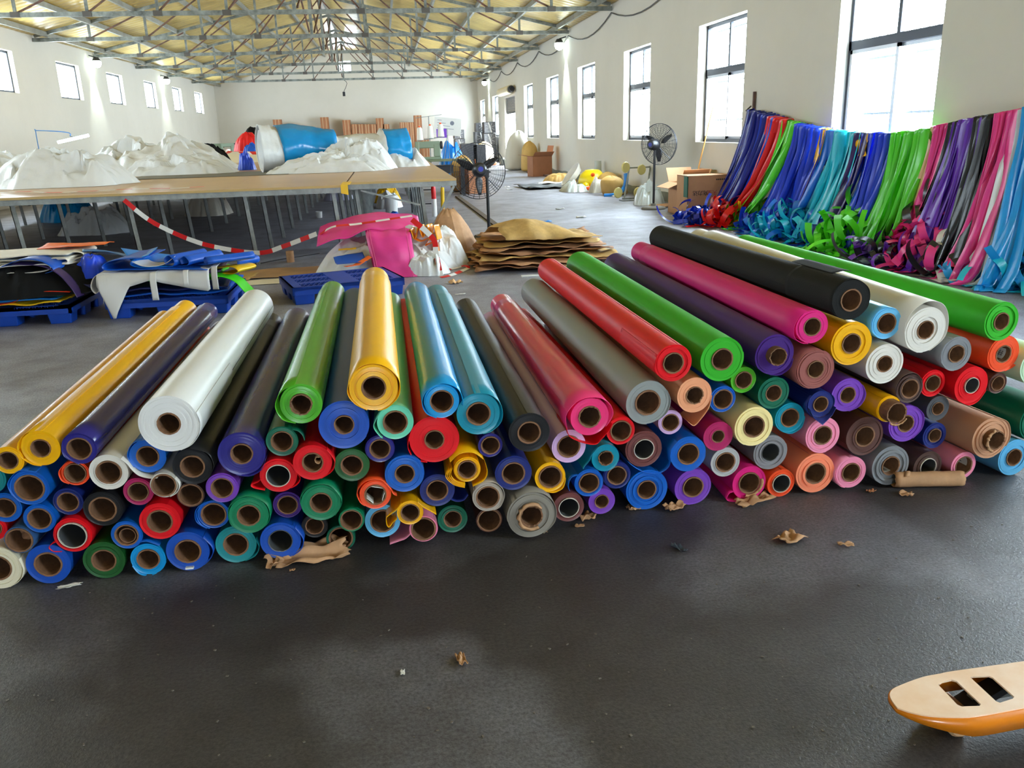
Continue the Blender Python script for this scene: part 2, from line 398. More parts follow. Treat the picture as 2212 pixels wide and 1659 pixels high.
# ---- cable swagging from truss to truss along the right wall
pts = []
ys = [15.15]+TY[1:]
for a, b in zip(ys, ys[1:]):
    for k in range(8): u = k/8; pts.append((XR-.03, a+(b-a)*u, 3.86-.28*4*u*(1-u)))
tag(MB().tube(pts, .014, 6).build('power_cable', pm('grey_cable', (90, 88, 88), .6), smooth=60), 'thin cable swagging below the roof along the right wall', 'cable')
t = thing('hanging_socket', 'small black socket hanging on a wire in front of the far wall', 'socket', (aY(743, 203, 42.95).x, 42.95, aY(743, 203, 42.95).z))
MB().obox((0, 0, 0), (.12, .08, .2)).build('plug_box', m_dark, t, bevel=.01)
MB().tube(spline([(0, 0, .1), (.18, 0, .5), (-.1, 0, .7), (0, 0, ZE-.155-t.location.z)], 14), .012, 5).build('wire', m_dark, t)
# ================================================================ the pile of vinyl rolls
PAL = dict(yellow=(240,178,8), indigo=(44,40,128), navy=(22,38,112), offwhite=(222,218,208), white=(228,228,226), creamwhite=(226,218,192),
    blue=(6,92,188), royal=(16,76,178), steelblue=(60,100,150), black=(30,30,32), mesh=(26,27,26), dkgreen=(2,98,72), kelly=(2,122,80), forest=(26,86,36), lime=(78,172,36),
    green=(52,172,38), mint=(104,208,172), red=(222,18,30), sky=(20,146,210), tealblue=(8,134,160), teal=(24,138,144), lavender=(206,170,214), pink=(238,58,122), grey=(142,148,146),
    purple=(66,30,118), magenta=(216,32,122), ltblue=(96,178,222), steel=(128,130,134), orange=(240,80,34), palemint=(200,232,198), tan=(198,148,114), brown=(98,62,54), dkbrown=(74,52,46),
    mauve=(150,88,82), violet=(118,62,176), rose=(238,142,172), charcoal=(72,74,78), salmon=(246,140,104), greystripe=(150,148,152), cream=(242,224,158), crimson=(174,30,92), peach=(236,164,122),
    greywhite=(178,178,178), maroon=(108,58,56), taupe=(138,132,122), beige=(172,162,150))
MATTE = ('mesh', 'grey', 'purple', 'green', 'red', 'magenta', 'tan', 'cream', 'salmon', 'mauve', 'black', 'taupe', 'beige', 'peach')
GLOSS = dict(mesh=.8, grey=.5, purple=.48, green=.52, red=.46, magenta=.52, tan=.7, cream=.55, salmon=.5, mauve=.5, offwhite=.42, black=.38, yellow=.3, indigo=.26, pink=.2, sky=.22, lime=.24, mint=.26, white=.3, tealblue=.3)
def vinyl(key):
    nm = 'vinyl_' + key
    if nm in MATS: return MATS[nm]
    m = pm(nm, PAL[key], GLOSS.get(key, .38), spec=.26 if key in MATTE else .5)
    nt = m.node_tree; p = nt.nodes['Principled BSDF']; N = nt.nodes.new; L = nt.links.new
    tc = N('ShaderNodeTexCoord'); sx = N('ShaderNodeSeparateXYZ'); L(tc.outputs['Object'], sx.inputs[0])
    cb = N('ShaderNodeCombineXYZ'); L(sx.outputs['X'], cb.inputs['X']); L(sx.outputs['Z'], cb.inputs['Y'])
    ln = N('ShaderNodeVectorMath'); ln.operation = 'LENGTH'; L(cb.outputs[0], ln.inputs[0])
    c2 = N('ShaderNodeCombineXYZ'); L(ln.outputs['Value'], c2.inputs['X'])
    n1 = N('ShaderNodeTexNoise'); n1.inputs['Scale'].default_value = 420; n1.inputs['Detail'].default_value = 2; L(c2.outputs[0], n1.inputs['Vector'])
    n2 = N('ShaderNodeTexNoise'); n2.inputs['Scale'].default_value = 260 if key == 'mesh' else 130; n2.inputs['Detail'].default_value = 2; L(tc.outputs['Object'], n2.inputs['Vector'])
    ad = N('ShaderNodeMath'); ad.operation = 'MULTIPLY_ADD'; ad.inputs[1].default_value = .22 if key != 'mesh' else .9; L(n2.outputs['Fac'], ad.inputs[0]); L(n1.outputs['Fac'], ad.inputs[2])
    b = N('ShaderNodeBump'); b.inputs['Strength'].default_value = .35; b.inputs['Distance'].default_value = .0022
    L(ad.outputs[0], b.inputs['Height']); L(b.outputs['Normal'], p.inputs['Normal'])
    if key in ('greystripe', 'mesh', 'brown'):
        r = N('ShaderNodeValToRGB'); k = {'greystripe': .55, 'mesh': .5, 'brown': .6}[key]; c = lin(PAL[key])
        r.color_ramp.elements[0].position = .4; r.color_ramp.elements[0].color = (*[x*k for x in c], 1); r.color_ramp.elements[1].position = .6; r.color_ramp.elements[1].color = (*c, 1)
        L(n1.outputs['Fac'], r.inputs['Fac']); L(r.outputs['Color'], p.inputs['Base Color'])
    return m
m_core = pm('cardboard_core', (134, 96, 68), .9, var=(40, .3), bump=(120, .3, .003))
m_pcore = pm('grey_plastic_core', (84, 86, 88), .4)
m_prim = pm('pale_core_rim', (200, 190, 176), .6)
m_kraft = pm('kraft_paper', (192, 148, 108), .75, var=(14, .18), bump=(30, .25, .004))
m_paper = pm('white_paper', (225, 225, 220), .7)
LEN = 1.9
NA = 52
def wound_body(R, rc, seed, color, root, loose=0.):
    rnd = random.Random(seed); mb = MB(); th0 = rnd.uniform(0, 2*PI); e2, p2 = rnd.uniform(0, .012), rnd.uniform(0, PI); ys = [0, .012, .06, .2, .45, .75, 1.05, 1.4, 1.7, LEN]
    rows = []
    for j, y in enumerate(ys):
        row = []
        for i in range(NA+1):
            a = th0 + 2*PI*i/NA; r = R*(1 - .02*(1-i/NA))*(1+e2*math.cos(2*(a-p2)))
            r *= 1 - .05*y/LEN + .008*nz(math.cos(a)*1.2+seed, math.sin(a)*1.2, y*2.2)*min(1, y*8)
            row.append((r*math.cos(a), y, r*math.sin(a)))
        rows.append(row)
    # stepped layers on the front face
    face = []; k = max(3, int((R-rc)/.0075)); y = 0
    for q in range(k+1):
        r = R + (rc-R)*q/k; yn = rnd.uniform(-.0035, .004) if 0 < q < k else .001
        for yy in ((y, yn) if q else (0,)):
            face.append([(r*(1 - .02*(1-i/NA)*(1-q/k))*(1+e2*math.cos(2*(th0+2*PI*i/NA-p2))*(1-q/k))*math.cos(th0+2*PI*i/NA), yy, r*(1 - .02*(1-i/NA)*(1-q/k))*(1+e2*math.cos(2*(th0+2*PI*i/NA-p2))*(1-q/k))*math.sin(th0+2*PI*i/NA)) for i in range(NA+1)])
        y = yn
    face.reverse()
    back = [[(p[0], LEN, p[2]) for p in rows[-1]], [(p[0]*rc/R, LEN, p[2]*rc/R) for p in rows[-1]]]
    mb.grid(face + rows[1:] + back[1:])
    o = mb.build('wound_sheet', vinyl(color), root, smooth=28, fixn=True)
    return o
def core(rc, seed, root, mat, rim=None, out=.004, rough=1.):
    rnd = random.Random(seed+99); ri = rc*.87 if mat is m_core else rc*.93; n = 40; rows = []
    prof = [(rc*.995, LEN), (rc*.995, .02), (rc*.995, -out), (ri, -out+.001), (ri, .03), (ri, .3), (ri, LEN), ]
    for q, (r, y) in enumerate(prof):
        rows.append([((r+rough*.0012*nz(7*math.cos(2*PI*i/n)+seed, 7*math.sin(2*PI*i/n), q*.2))*math.cos(2*PI*i/n), y + (rough*.003*nz(4*math.cos(2*PI*i/n)+seed, 4*math.sin(2*PI*i/n), 2) if q in (2, 3) else 0), (r+rough*.0012*nz(7*math.cos(2*PI*i/n)+seed, 7*math.sin(2*PI*i/n), q*.2))*math.sin(2*PI*i/n)) for i in range(n)])
    o = MB().grid(rows, True).build('core_tube', mat, root, smooth=40)
    if rim:
        MB().lathe([(rc*.93, -.002), (rc*1.0, -.002), (rc*1.0, .004), (rc*.93, .004), (rc*.93, -.002)], 36, Matrix.Rotation(-PI/2, 4, 'X') @ Matrix.Translation((0, 0, -out-.001))).build('core_rim', rim, o, smooth=30)
    return o
def flap(pts, R, root, color, y1=1.75, y0=-.004, fade=.6, wavy=0., seed=0, polar=False, name='loose_flap', tip=0.):
    """a loose part of the sheet: a curve in the end plane (units of R) drawn out along the roll; pts (angle, r) if polar"""
    P = [(p[1]*math.cos(math.radians(p[0])), p[1]*math.sin(math.radians(p[0]))) for p in pts] if polar else pts
    c = spline([(p[0], p[1], 0) for p in P], max(10, len(P)*7)); n = len(c); rows = []; ny = 16
    for j in range(ny+1):
        y = y0 + (y1-y0)*j/ny; t = j/ny; row = []
        for i, q in enumerate(c):
            s = i/(n-1); x, z = q.x, q.y; rr = math.hypot(x, z)
            k = 1 - fade*t*(1-1/max(rr, 1.)) if rr > 1 else 1
            if wavy: 
                e = max(0, s-.55)/.45; k *= 1 + wavy*e*nz(y*3.1, seed, 1.)
            yy = y + (tip*s*(1-t) if tip else 0)
            row.append((x*k*R, yy, z*k*R))
        if wavy:
            cut = n - 1 - int((n*.16)*(.5+nz(y*2.4, seed*3.1, 2.))*1.0); cut = max(cut, 3)
            row = [row[min(i, cut)] if i > cut else row[i] for i in range(n)]
        rows.append(row)
    return MB().grid(rows).build(name, vinyl(color), root, smooth=50, solid=.0016, fixn=False)
def crumple(name, mat, root, loc, size, seed, nseg=13, parent_rot=(0,0,0), thick=.0012, lift=.35):
    """a small crumpled scrap of paper"""
    rnd = random.Random(seed); rows = []; M = Matrix.Translation(loc) @ Euler(parent_rot).to_matrix().to_4x4()
    for i in range(nseg):
        row = []
        for j in range(nseg):
            u, v = i/(nseg-1)-.5, j/(nseg-1)-.5
            e = 1 + .25*nz(u*5+seed, v*5, 0)
            z = size[2]*(abs(nz(u*2.3+seed, v*2.1, 1.7))*2.0 + lift*(u*u+v*v)*2*(.6+nz(u+seed, 2, 1)))
            row.append(M @ Vector((u*size[0]*e + .1*size[0]*nz(v*4, seed), v*size[1]*e, max(z, 0)+.001)))
        rows.append(row)
    return MB().grid(rows).build(name, mat, root, smooth=50, solid=thick, fixn=False)
ROLLS = [
('a1',-1.245,2.650,0.448,0.0466,0.0307,'yellow',0.026,0.047,"yellow roll lying lowest and farthest left along the pile's top"),
('a2',-1.143,2.650,0.480,0.0595,0.0308,'yellow',0.040,0.052,'loosely wound fat yellow roll between the slim yellow roll and the indigo roll'),
('a3',-1.029,2.650,0.469,0.0530,0.0384,'indigo',0.035,0.048,'glossy indigo roll with a wavy loose edge beside the yellow rolls'),
('a4',-0.959,2.662,0.376,0.0613,0.0406,'offwhite',0.023,0.029,'off-white roll under the big white roll with a tail draped right'),
('a5',-0.742,2.632,0.536,0.0944,0.0369,'white',0.004,0.003,"large glossy white roll on top of the pile's left side"),
('a6',-0.837,2.680,0.414,0.0580,0.0364,'blue',0.017,0.034,'blue roll tucked directly beneath the big white roll'),
('a7',-0.793,2.650,0.320,0.0440,0.0400,'offwhite',0.015,0.022,'thin white roll caught in the tail of the off-white roll'),
('a8',-0.698,2.662,0.373,0.0639,0.0396,'black',0.021,0.059,'black roll squeezed between the big white roll and the navy roll'),
('a9',-0.535,2.650,0.408,0.0763,0.0365,'indigo',-0.001,0.034,'thick dull navy roll sloping up left of the bright green roll'),
('b1',-0.406,2.674,0.432,0.0530,0.0370,'dkgreen',0.002,0.036,'dark green roll under the bright green roll beside the navy roll'),
('b2',-0.328,2.650,0.565,0.0685,0.0363,'lime',-0.006,0.018,'shiny bright green roll left of the upright yellow roll'),
('b3',-0.197,2.650,0.482,0.0846,0.0337,'royal',-0.018,0.044,'thick royal blue roll between bright green roll and yellow roll'),
('b4',-0.090,2.632,0.608,0.0794,0.0408,'yellow',-0.011,0.031,"tall yellow roll on top at the pile's centre"),
('b5',-0.029,2.650,0.477,0.0613,0.0418,'mint',0.001,0.035,'mint green roll right under the central yellow roll'),
('b6',0.098,2.662,0.400,0.0855,0.0347,'red',-0.050,0.048,'thick red roll with orange top under the sky blue roll'),
('b7',0.129,2.638,0.543,0.0595,0.0402,'sky',-0.014,0.023,'sky blue roll with torn wavy edge beside the teal blue roll'),
('b8',0.251,2.650,0.485,0.0749,0.0423,'tealblue',-0.023,0.042,'teal blue roll between sky blue roll and black roll'),
('b9',0.423,2.650,0.403,0.0722,0.0414,'black',-0.035,0.042,'black roll between the teal blue roll and the pink roll'),
('c1',0.576,2.717,0.313,0.0633,0.0430,'lavender',-0.042,0.041,'pale lavender roll poking out below the shiny pink roll'),
('c2',0.647,2.695,0.427,0.0698,0.0407,'pink',-0.051,0.024,'shiny pink roll with wide loose outer wrap'),
('c3',0.888,2.790,0.430,0.0841,0.0493,'grey',-0.088,0.070,'thick pale grey roll between the pink roll and the red roll'),
('c4',0.977,2.778,0.578,0.0708,0.0402,'red',-0.091,0.047,'bright red roll on top resting right of the grey roll'),
('c5',1.162,2.778,0.579,0.0847,0.0422,'green',-0.096,0.064,'green roll on top between red roll and dark purple roll'),
('c6',1.369,2.790,0.579,0.0774,0.0342,'purple',-0.085,0.049,'dark purple roll with torn core between green and magenta rolls'),
('c7',1.502,2.778,0.679,0.0635,0.0356,'magenta',-0.071,0.021,'magenta roll on top just below the black mesh roll'),
('c8',1.645,2.778,0.770,0.0749,0.0423,'mesh',-0.097,0.007,"black mesh roll highest on the pile's right side"),
('c9',1.815,2.808,0.666,0.0617,0.0400,'ltblue',-0.125,0.045,'light blue roll between black mesh roll and white mesh roll'),
('d1',1.965,2.790,0.635,0.0893,0.0366,'offwhite',-0.184,0.099,'loose white mesh roll left of the rightmost green roll'),
('d2',2.267,2.778,0.652,0.0772,0.0351,'green',-0.210,0.049,"long green roll on top at the pile's right end"),
('d3',2.115,2.802,0.529,0.0683,0.0355,'steel',-0.164,0.045,'steel grey roll below the loose white mesh roll'),
('d4',2.325,2.814,0.511,0.0738,0.0360,'orange',-0.191,0.045,'orange roll with paper sticker inside its core under the green roll'),
('d5',2.471,2.802,0.456,0.0799,0.0363,'palemint',-0.200,0.039,"pale mint roll cut off by the photo's right edge"),
('d6',2.507,2.790,0.230,0.0910,0.0370,'dkgreen',-0.200,0.010,'dark green roll at far right behind the tan roll'),
('d7',2.422,2.790,0.079,0.0773,0.0373,'ltblue',-0.200,0.000,"light blue roll on the floor at the pile's right end"),
('d8',2.291,2.772,0.180,0.0867,0.0403,'tan',-0.186,0.004,'large tan roll with dirty torn core near the right end'),
('d9',2.187,2.790,0.401,0.0761,0.0324,'red',-0.173,0.032,'red roll with grey core above the large tan roll'),
('e1',2.315,2.808,0.394,0.0426,0.0309,'brown',-0.189,0.031,'small brown roll peeking out right of the red roll'),
('e2',1.670,2.790,0.602,0.0843,0.0397,'yellow',-0.109,0.045,'yellow roll right below the black mesh roll'),
('e3',1.813,2.790,0.513,0.0794,0.0333,'offwhite',-0.125,0.045,'white roll right of and below the yellow roll'),
('e4',1.536,2.790,0.511,0.0761,0.0346,'mauve',-0.103,0.045,'dusty mauve brown roll under the magenta roll'),
('e5',1.685,2.808,0.394,0.0678,0.0336,'violet',-0.109,0.031,'violet roll below the mauve roll beside the white roll'),
('e6',1.564,2.784,0.374,0.0532,0.0316,'navy',-0.105,0.029,'navy roll with a pointed hanging sheet corner'),
('e7',1.381,2.802,0.426,0.0636,0.0331,'dkgreen',-0.097,0.035,'dark green roll under the dark purple roll'),
('e8',1.456,2.808,0.320,0.0609,0.0389,'tealblue',-0.100,0.022,'teal roll between the cream roll and the navy roll'),
('e9',1.587,2.790,0.244,0.0729,0.0391,'rose',-0.105,0.012,"rose pink roll beneath the navy roll's pointed corner"),
('f1',1.762,2.790,0.225,0.0801,0.0431,'brown',-0.118,0.010,'dark brown shiny roll right of the rose pink roll'),
('f2',1.834,2.766,0.339,0.0531,0.0425,'yellow',-0.128,0.024,'yellow roll whose torn cardboard core sticks out'),
('f3',1.937,2.802,0.259,0.0756,0.0361,'violet',-0.142,0.014,'violet roll below the protruding yellow roll'),
('f4',1.929,2.790,0.406,0.0581,0.0391,'dkbrown',-0.141,0.033,'dark brown roll below the right end of the white roll'),
('f5',2.044,2.820,0.410,0.0554,0.0342,'red',-0.156,0.033,'dull red roll half hidden behind the dark brown roll'),
('f6',2.075,2.814,0.306,0.0515,0.0272,'charcoal',-0.159,0.020,'small charcoal roll under the red roll with grey core'),
('f7',2.103,2.850,0.178,0.0547,0.0298,'navy',-0.163,0.004,'dark indigo roll set back left of the tan roll'),
('f8',1.885,2.790,0.091,0.0827,0.0402,'steel',-0.135,0.000,'steel grey roll on the floor behind the fallen paper tube'),
('f9',2.054,2.802,0.067,0.0652,0.0370,'dkbrown',-0.157,0.000,'dark brown roll with pale core rim on the floor by the grey roll'),
('g1',2.202,2.790,0.063,0.0585,0.0408,'rose',-0.175,0.000,'dusty pink roll on the floor below the tan roll'),
('g2',1.719,2.790,0.078,0.0655,0.0399,'rose',-0.113,0.000,'pink roll on the floor between the salmon and grey rolls'),
('g3',1.569,2.790,0.088,0.0825,0.0451,'salmon',-0.105,0.000,'thick salmon orange roll on the floor beside the pink roll'),
('g4',1.430,2.790,0.059,0.0575,0.0378,'orange',-0.099,0.000,'small orange-red roll on the floor left of the salmon roll'),
('g5',1.387,2.808,0.184,0.0709,0.0374,'greystripe',-0.098,0.004,'striped grey roll below the cream roll'),
('g6',1.300,2.778,0.307,0.0784,0.0435,'cream',-0.094,0.020,"pale cream yellow roll in the pile's right half"),
('g7',1.165,2.790,0.275,0.0590,0.0262,'crimson',-0.088,0.016,'dark crimson roll left of the cream roll'),
('g8',1.184,2.808,0.415,0.0522,0.0398,'blue',-0.089,0.034,'blue roll below the green top roll beside the peach roll'),
('g9',1.267,2.820,0.480,0.0512,0.0347,'lime',-0.093,0.042,'small bright green roll under the thick green roll'),
('h1',1.066,2.790,0.445,0.0683,0.0342,'peach',-0.081,0.038,'peach roll under the bright red roll with a hanging flap'),
('h2',0.985,2.814,0.337,0.0480,0.0346,'lavender',-0.076,0.024,'lavender-white roll half hidden under the grey roll'),
('h3',0.784,2.776,0.334,0.0545,0.0408,'red',-0.062,0.024,'red roll right of the pink roll'),
('h4',0.878,2.796,0.247,0.0720,0.0398,'maroon',-0.069,0.013,'maroon roll with pale core rim below the grey roll'),
('h5',1.046,2.778,0.219,0.0709,0.0435,'blue',-0.080,0.009,'big blue roll below the peach roll trailing a sheet to the left'),
('h6',1.204,2.802,0.162,0.0600,0.0407,'greywhite',-0.090,0.002,'grey-white roll below the crimson roll'),
('h7',1.300,2.790,0.072,0.0699,0.0447,'magenta',-0.094,0.000,'magenta roll on the floor with torn kraft paper at its core'),
('h8',1.074,2.790,0.076,0.0739,0.0424,'violet',-0.082,0.000,'violet roll on the floor under the big blue roll'),
('h9',0.890,2.787,0.084,0.0822,0.0385,'blue',-0.069,0.000,'blue roll on the floor left of the violet roll'),
('i1',0.772,2.783,0.155,0.0539,0.0381,'navy',-0.061,0.001,'dark blue roll behind the sheet of the big blue roll'),
('i2',0.717,2.738,0.248,0.0526,0.0287,'tealblue',-0.058,0.013,'small teal roll under the pink roll with curled flap'),
('i3',0.650,2.718,0.164,0.0541,0.0388,'blue',-0.053,0.002,'blue roll under the small teal roll'),
('i4',0.705,2.746,0.072,0.0515,0.0275,'violet',-0.057,0.000,'small violet roll on the floor beside the maroon brown roll'),
('i5',0.569,2.696,0.085,0.0576,0.0386,'maroon',-0.048,0.000,'maroon brown roll on the floor right of the taupe roll'),
('i6',0.421,2.638,0.096,0.0868,0.0409,'taupe',-0.038,0.000,'big taupe grey roll with torn kraft paper on the floor'),
('i7',0.500,2.679,0.218,0.0564,0.0427,'yellow',-0.043,0.009,'yellow roll between the navy roll and the lavender roll'),
('i8',0.364,2.650,0.257,0.0651,0.0419,'navy',-0.034,0.014,'navy roll directly below the black centre roll'),
('i9',0.271,2.650,0.175,0.0546,0.0421,'beige',-0.028,0.003,'grey-beige roll left of the taupe roll'),
('j1',0.276,2.680,0.071,0.0476,0.0436,'brown',-0.028,0.000,'brown empty-looking roll under the grey-beige roll'),
('j2',0.290,2.674,0.358,0.0436,0.0337,'indigo',-0.029,0.027,'small indigo roll under the teal blue roll'),
('j3',0.203,2.644,0.288,0.0665,0.0334,'yellow',-0.024,0.018,'loosely layered yellow roll under the thick red roll'),
('j4',0.097,2.656,0.215,0.0607,0.0385,'navy',-0.016,0.008,'deep blue roll under the loosely layered yellow roll'),
('j5',-0.010,2.650,0.289,0.0678,0.0347,'blue',-0.010,0.018,'bright blue roll under the mint green roll'),
('j6',-0.087,2.668,0.380,0.0498,0.0361,'indigo',-0.008,0.030,'small indigo roll under the royal blue roll'),
('j7',-0.185,2.668,0.329,0.0596,0.0377,'forest',-0.005,0.023,'forest green roll below the royal blue roll'),
('j8',-0.114,2.644,0.224,0.0538,0.0379,'orange',-0.007,0.009,'orange-red roll with white scraps in its core'),
('j9',-0.001,2.620,0.157,0.0454,0.0333,'yellow',-0.010,0.001,'yellow roll with flaps spread both ways near the floor'),
('k1',0.041,2.662,0.070,0.0502,0.0439,'rose',-0.013,0.000,'pink roll on the floor behind the yellow flapped roll'),
('k2',-0.098,2.680,0.106,0.0627,0.0437,'ltblue',-0.007,0.000,'light blue roll half hidden by the yellow flapped roll'),
('k3',-0.202,2.644,0.138,0.0446,0.0382,'kelly',-0.004,0.000,'small green roll above another green roll near the floor'),
('k4',-0.298,2.650,0.209,0.0663,0.0377,'kelly',-0.001,0.008,'green roll under the red roll left of the forest green roll'),
('k5',-0.247,2.686,0.052,0.0505,0.0422,'dkgreen',-0.003,0.000,'dark green roll on the floor behind the small green roll'),
('k6',-0.446,2.650,0.081,0.0690,0.0411,'royal',0.003,0.000,'blue roll with black core on the floor left of the torn paper'),
('k7',-0.414,2.686,0.196,0.0486,0.0349,'purple',0.002,0.006,'dark purple roll set back between two green rolls'),
('k8',-0.536,2.638,0.192,0.0658,0.0388,'kelly',0.005,0.005,"thick green roll low in the pile's left half"),
('k9',-0.598,2.674,0.071,0.0688,0.0428,'teal',0.007,0.000,'teal roll on the floor under the thick green roll'),
('l1',-0.613,2.656,0.291,0.0532,0.0369,'violet',0.008,0.018,'violet roll right of the black roll'),
('l2',-0.655,2.668,0.193,0.0516,0.0420,'blue',0.009,0.006,'blue roll with frayed wrap left of the thick green roll'),
('l3',-0.428,2.656,0.319,0.0610,0.0402,'red',0.002,0.022,'red roll with dark core and spread edges'),
('l4',-0.310,2.638,0.362,0.0637,0.0354,'red',-0.001,0.027,'red roll with curled paper in its core below the dark green roll'),
('l5',-0.751,2.650,0.074,0.0720,0.0437,'royal',0.013,0.000,'royal blue roll with a scrap of tape on the floor'),
('l6',-0.824,2.650,0.193,0.0661,0.0415,'red',0.016,0.005,'red roll above the sky blue floor roll'),
('l7',-0.722,2.680,0.265,0.0448,0.0408,'dkbrown',0.011,0.015,'dark brown roll behind the thin white roll'),
('l8',-0.883,2.674,0.295,0.0482,0.0336,'crimson',0.019,0.019,"crimson pink roll half hidden under the off-white roll's tail"),
('l9',-0.998,2.662,0.249,0.0618,0.0441,'black',0.025,0.013,'black roll under the off-white roll'),
('m1',-0.935,2.650,0.154,0.0503,0.0384,'blue',0.022,0.000,'blue roll with a smaller tube inside its core'),
('m2',-0.881,2.650,0.059,0.0572,0.0373,'sky',0.019,0.000,'sky blue roll on the floor between green and royal blue rolls'),
('m3',-1.020,2.650,0.070,0.0675,0.0401,'forest',0.026,0.000,'forest green roll on the floor beside the sky blue roll'),
('m4',-1.101,2.650,0.171,0.0611,0.0456,'red',0.030,0.003,'red roll with dark grey core above the floor rolls at left'),
('m5',-1.194,2.650,0.074,0.0717,0.0444,'royal',0.035,0.000,'royal blue roll on the floor beside the cream roll at left'),
('m6',-1.350,2.650,0.078,0.0760,0.0455,'creamwhite',0.043,0.000,"cream roll on the floor at the pile's left end"),
('m7',-1.104,2.674,0.280,0.0474,0.0348,'navy',0.030,0.017,'navy roll in shade left of the black roll'),
('m8',-1.200,2.650,0.349,0.0605,0.0460,'blue',0.035,0.026,'blue roll under the fat yellow roll at left'),
('m9',-1.193,2.656,0.237,0.0509,0.0376,'blue',0.035,0.011,'blue roll above the red roll with grey core at left'),
('n1',-1.292,2.662,0.283,0.0518,0.0343,'blue',0.040,0.017,"blue roll cut off by the photo's left edge"),
('n2',-1.266,2.650,0.170,0.0468,0.0428,'steelblue',0.038,0.003,'dusty blue roll with filled core above the cream roll'),
('n3',-1.350,2.680,0.206,0.0427,0.0272,'red',0.042,0.007,"red roll at the photo's left edge above the dusty blue roll"),
('n4',-1.065,2.674,0.378,0.0435,0.0345,'orange',0.028,0.029,'orange-red roll half hidden under the indigo roll at left'),
('n5',-1.323,2.668,0.384,0.0523,0.0326,'teal',0.041,0.030,'teal roll just below the slim yellow roll at the left edge'),
('n6',-0.333,2.698,0.102,0.0450,0.0322,'black',-0.000,0.000,'black roll set back under the green roll near the floor'),
('n7',0.148,2.710,0.074,0.0539,0.0332,'dkgreen',-0.020,0.000,'dark green roll set back in the gap left of the brown roll'),
]
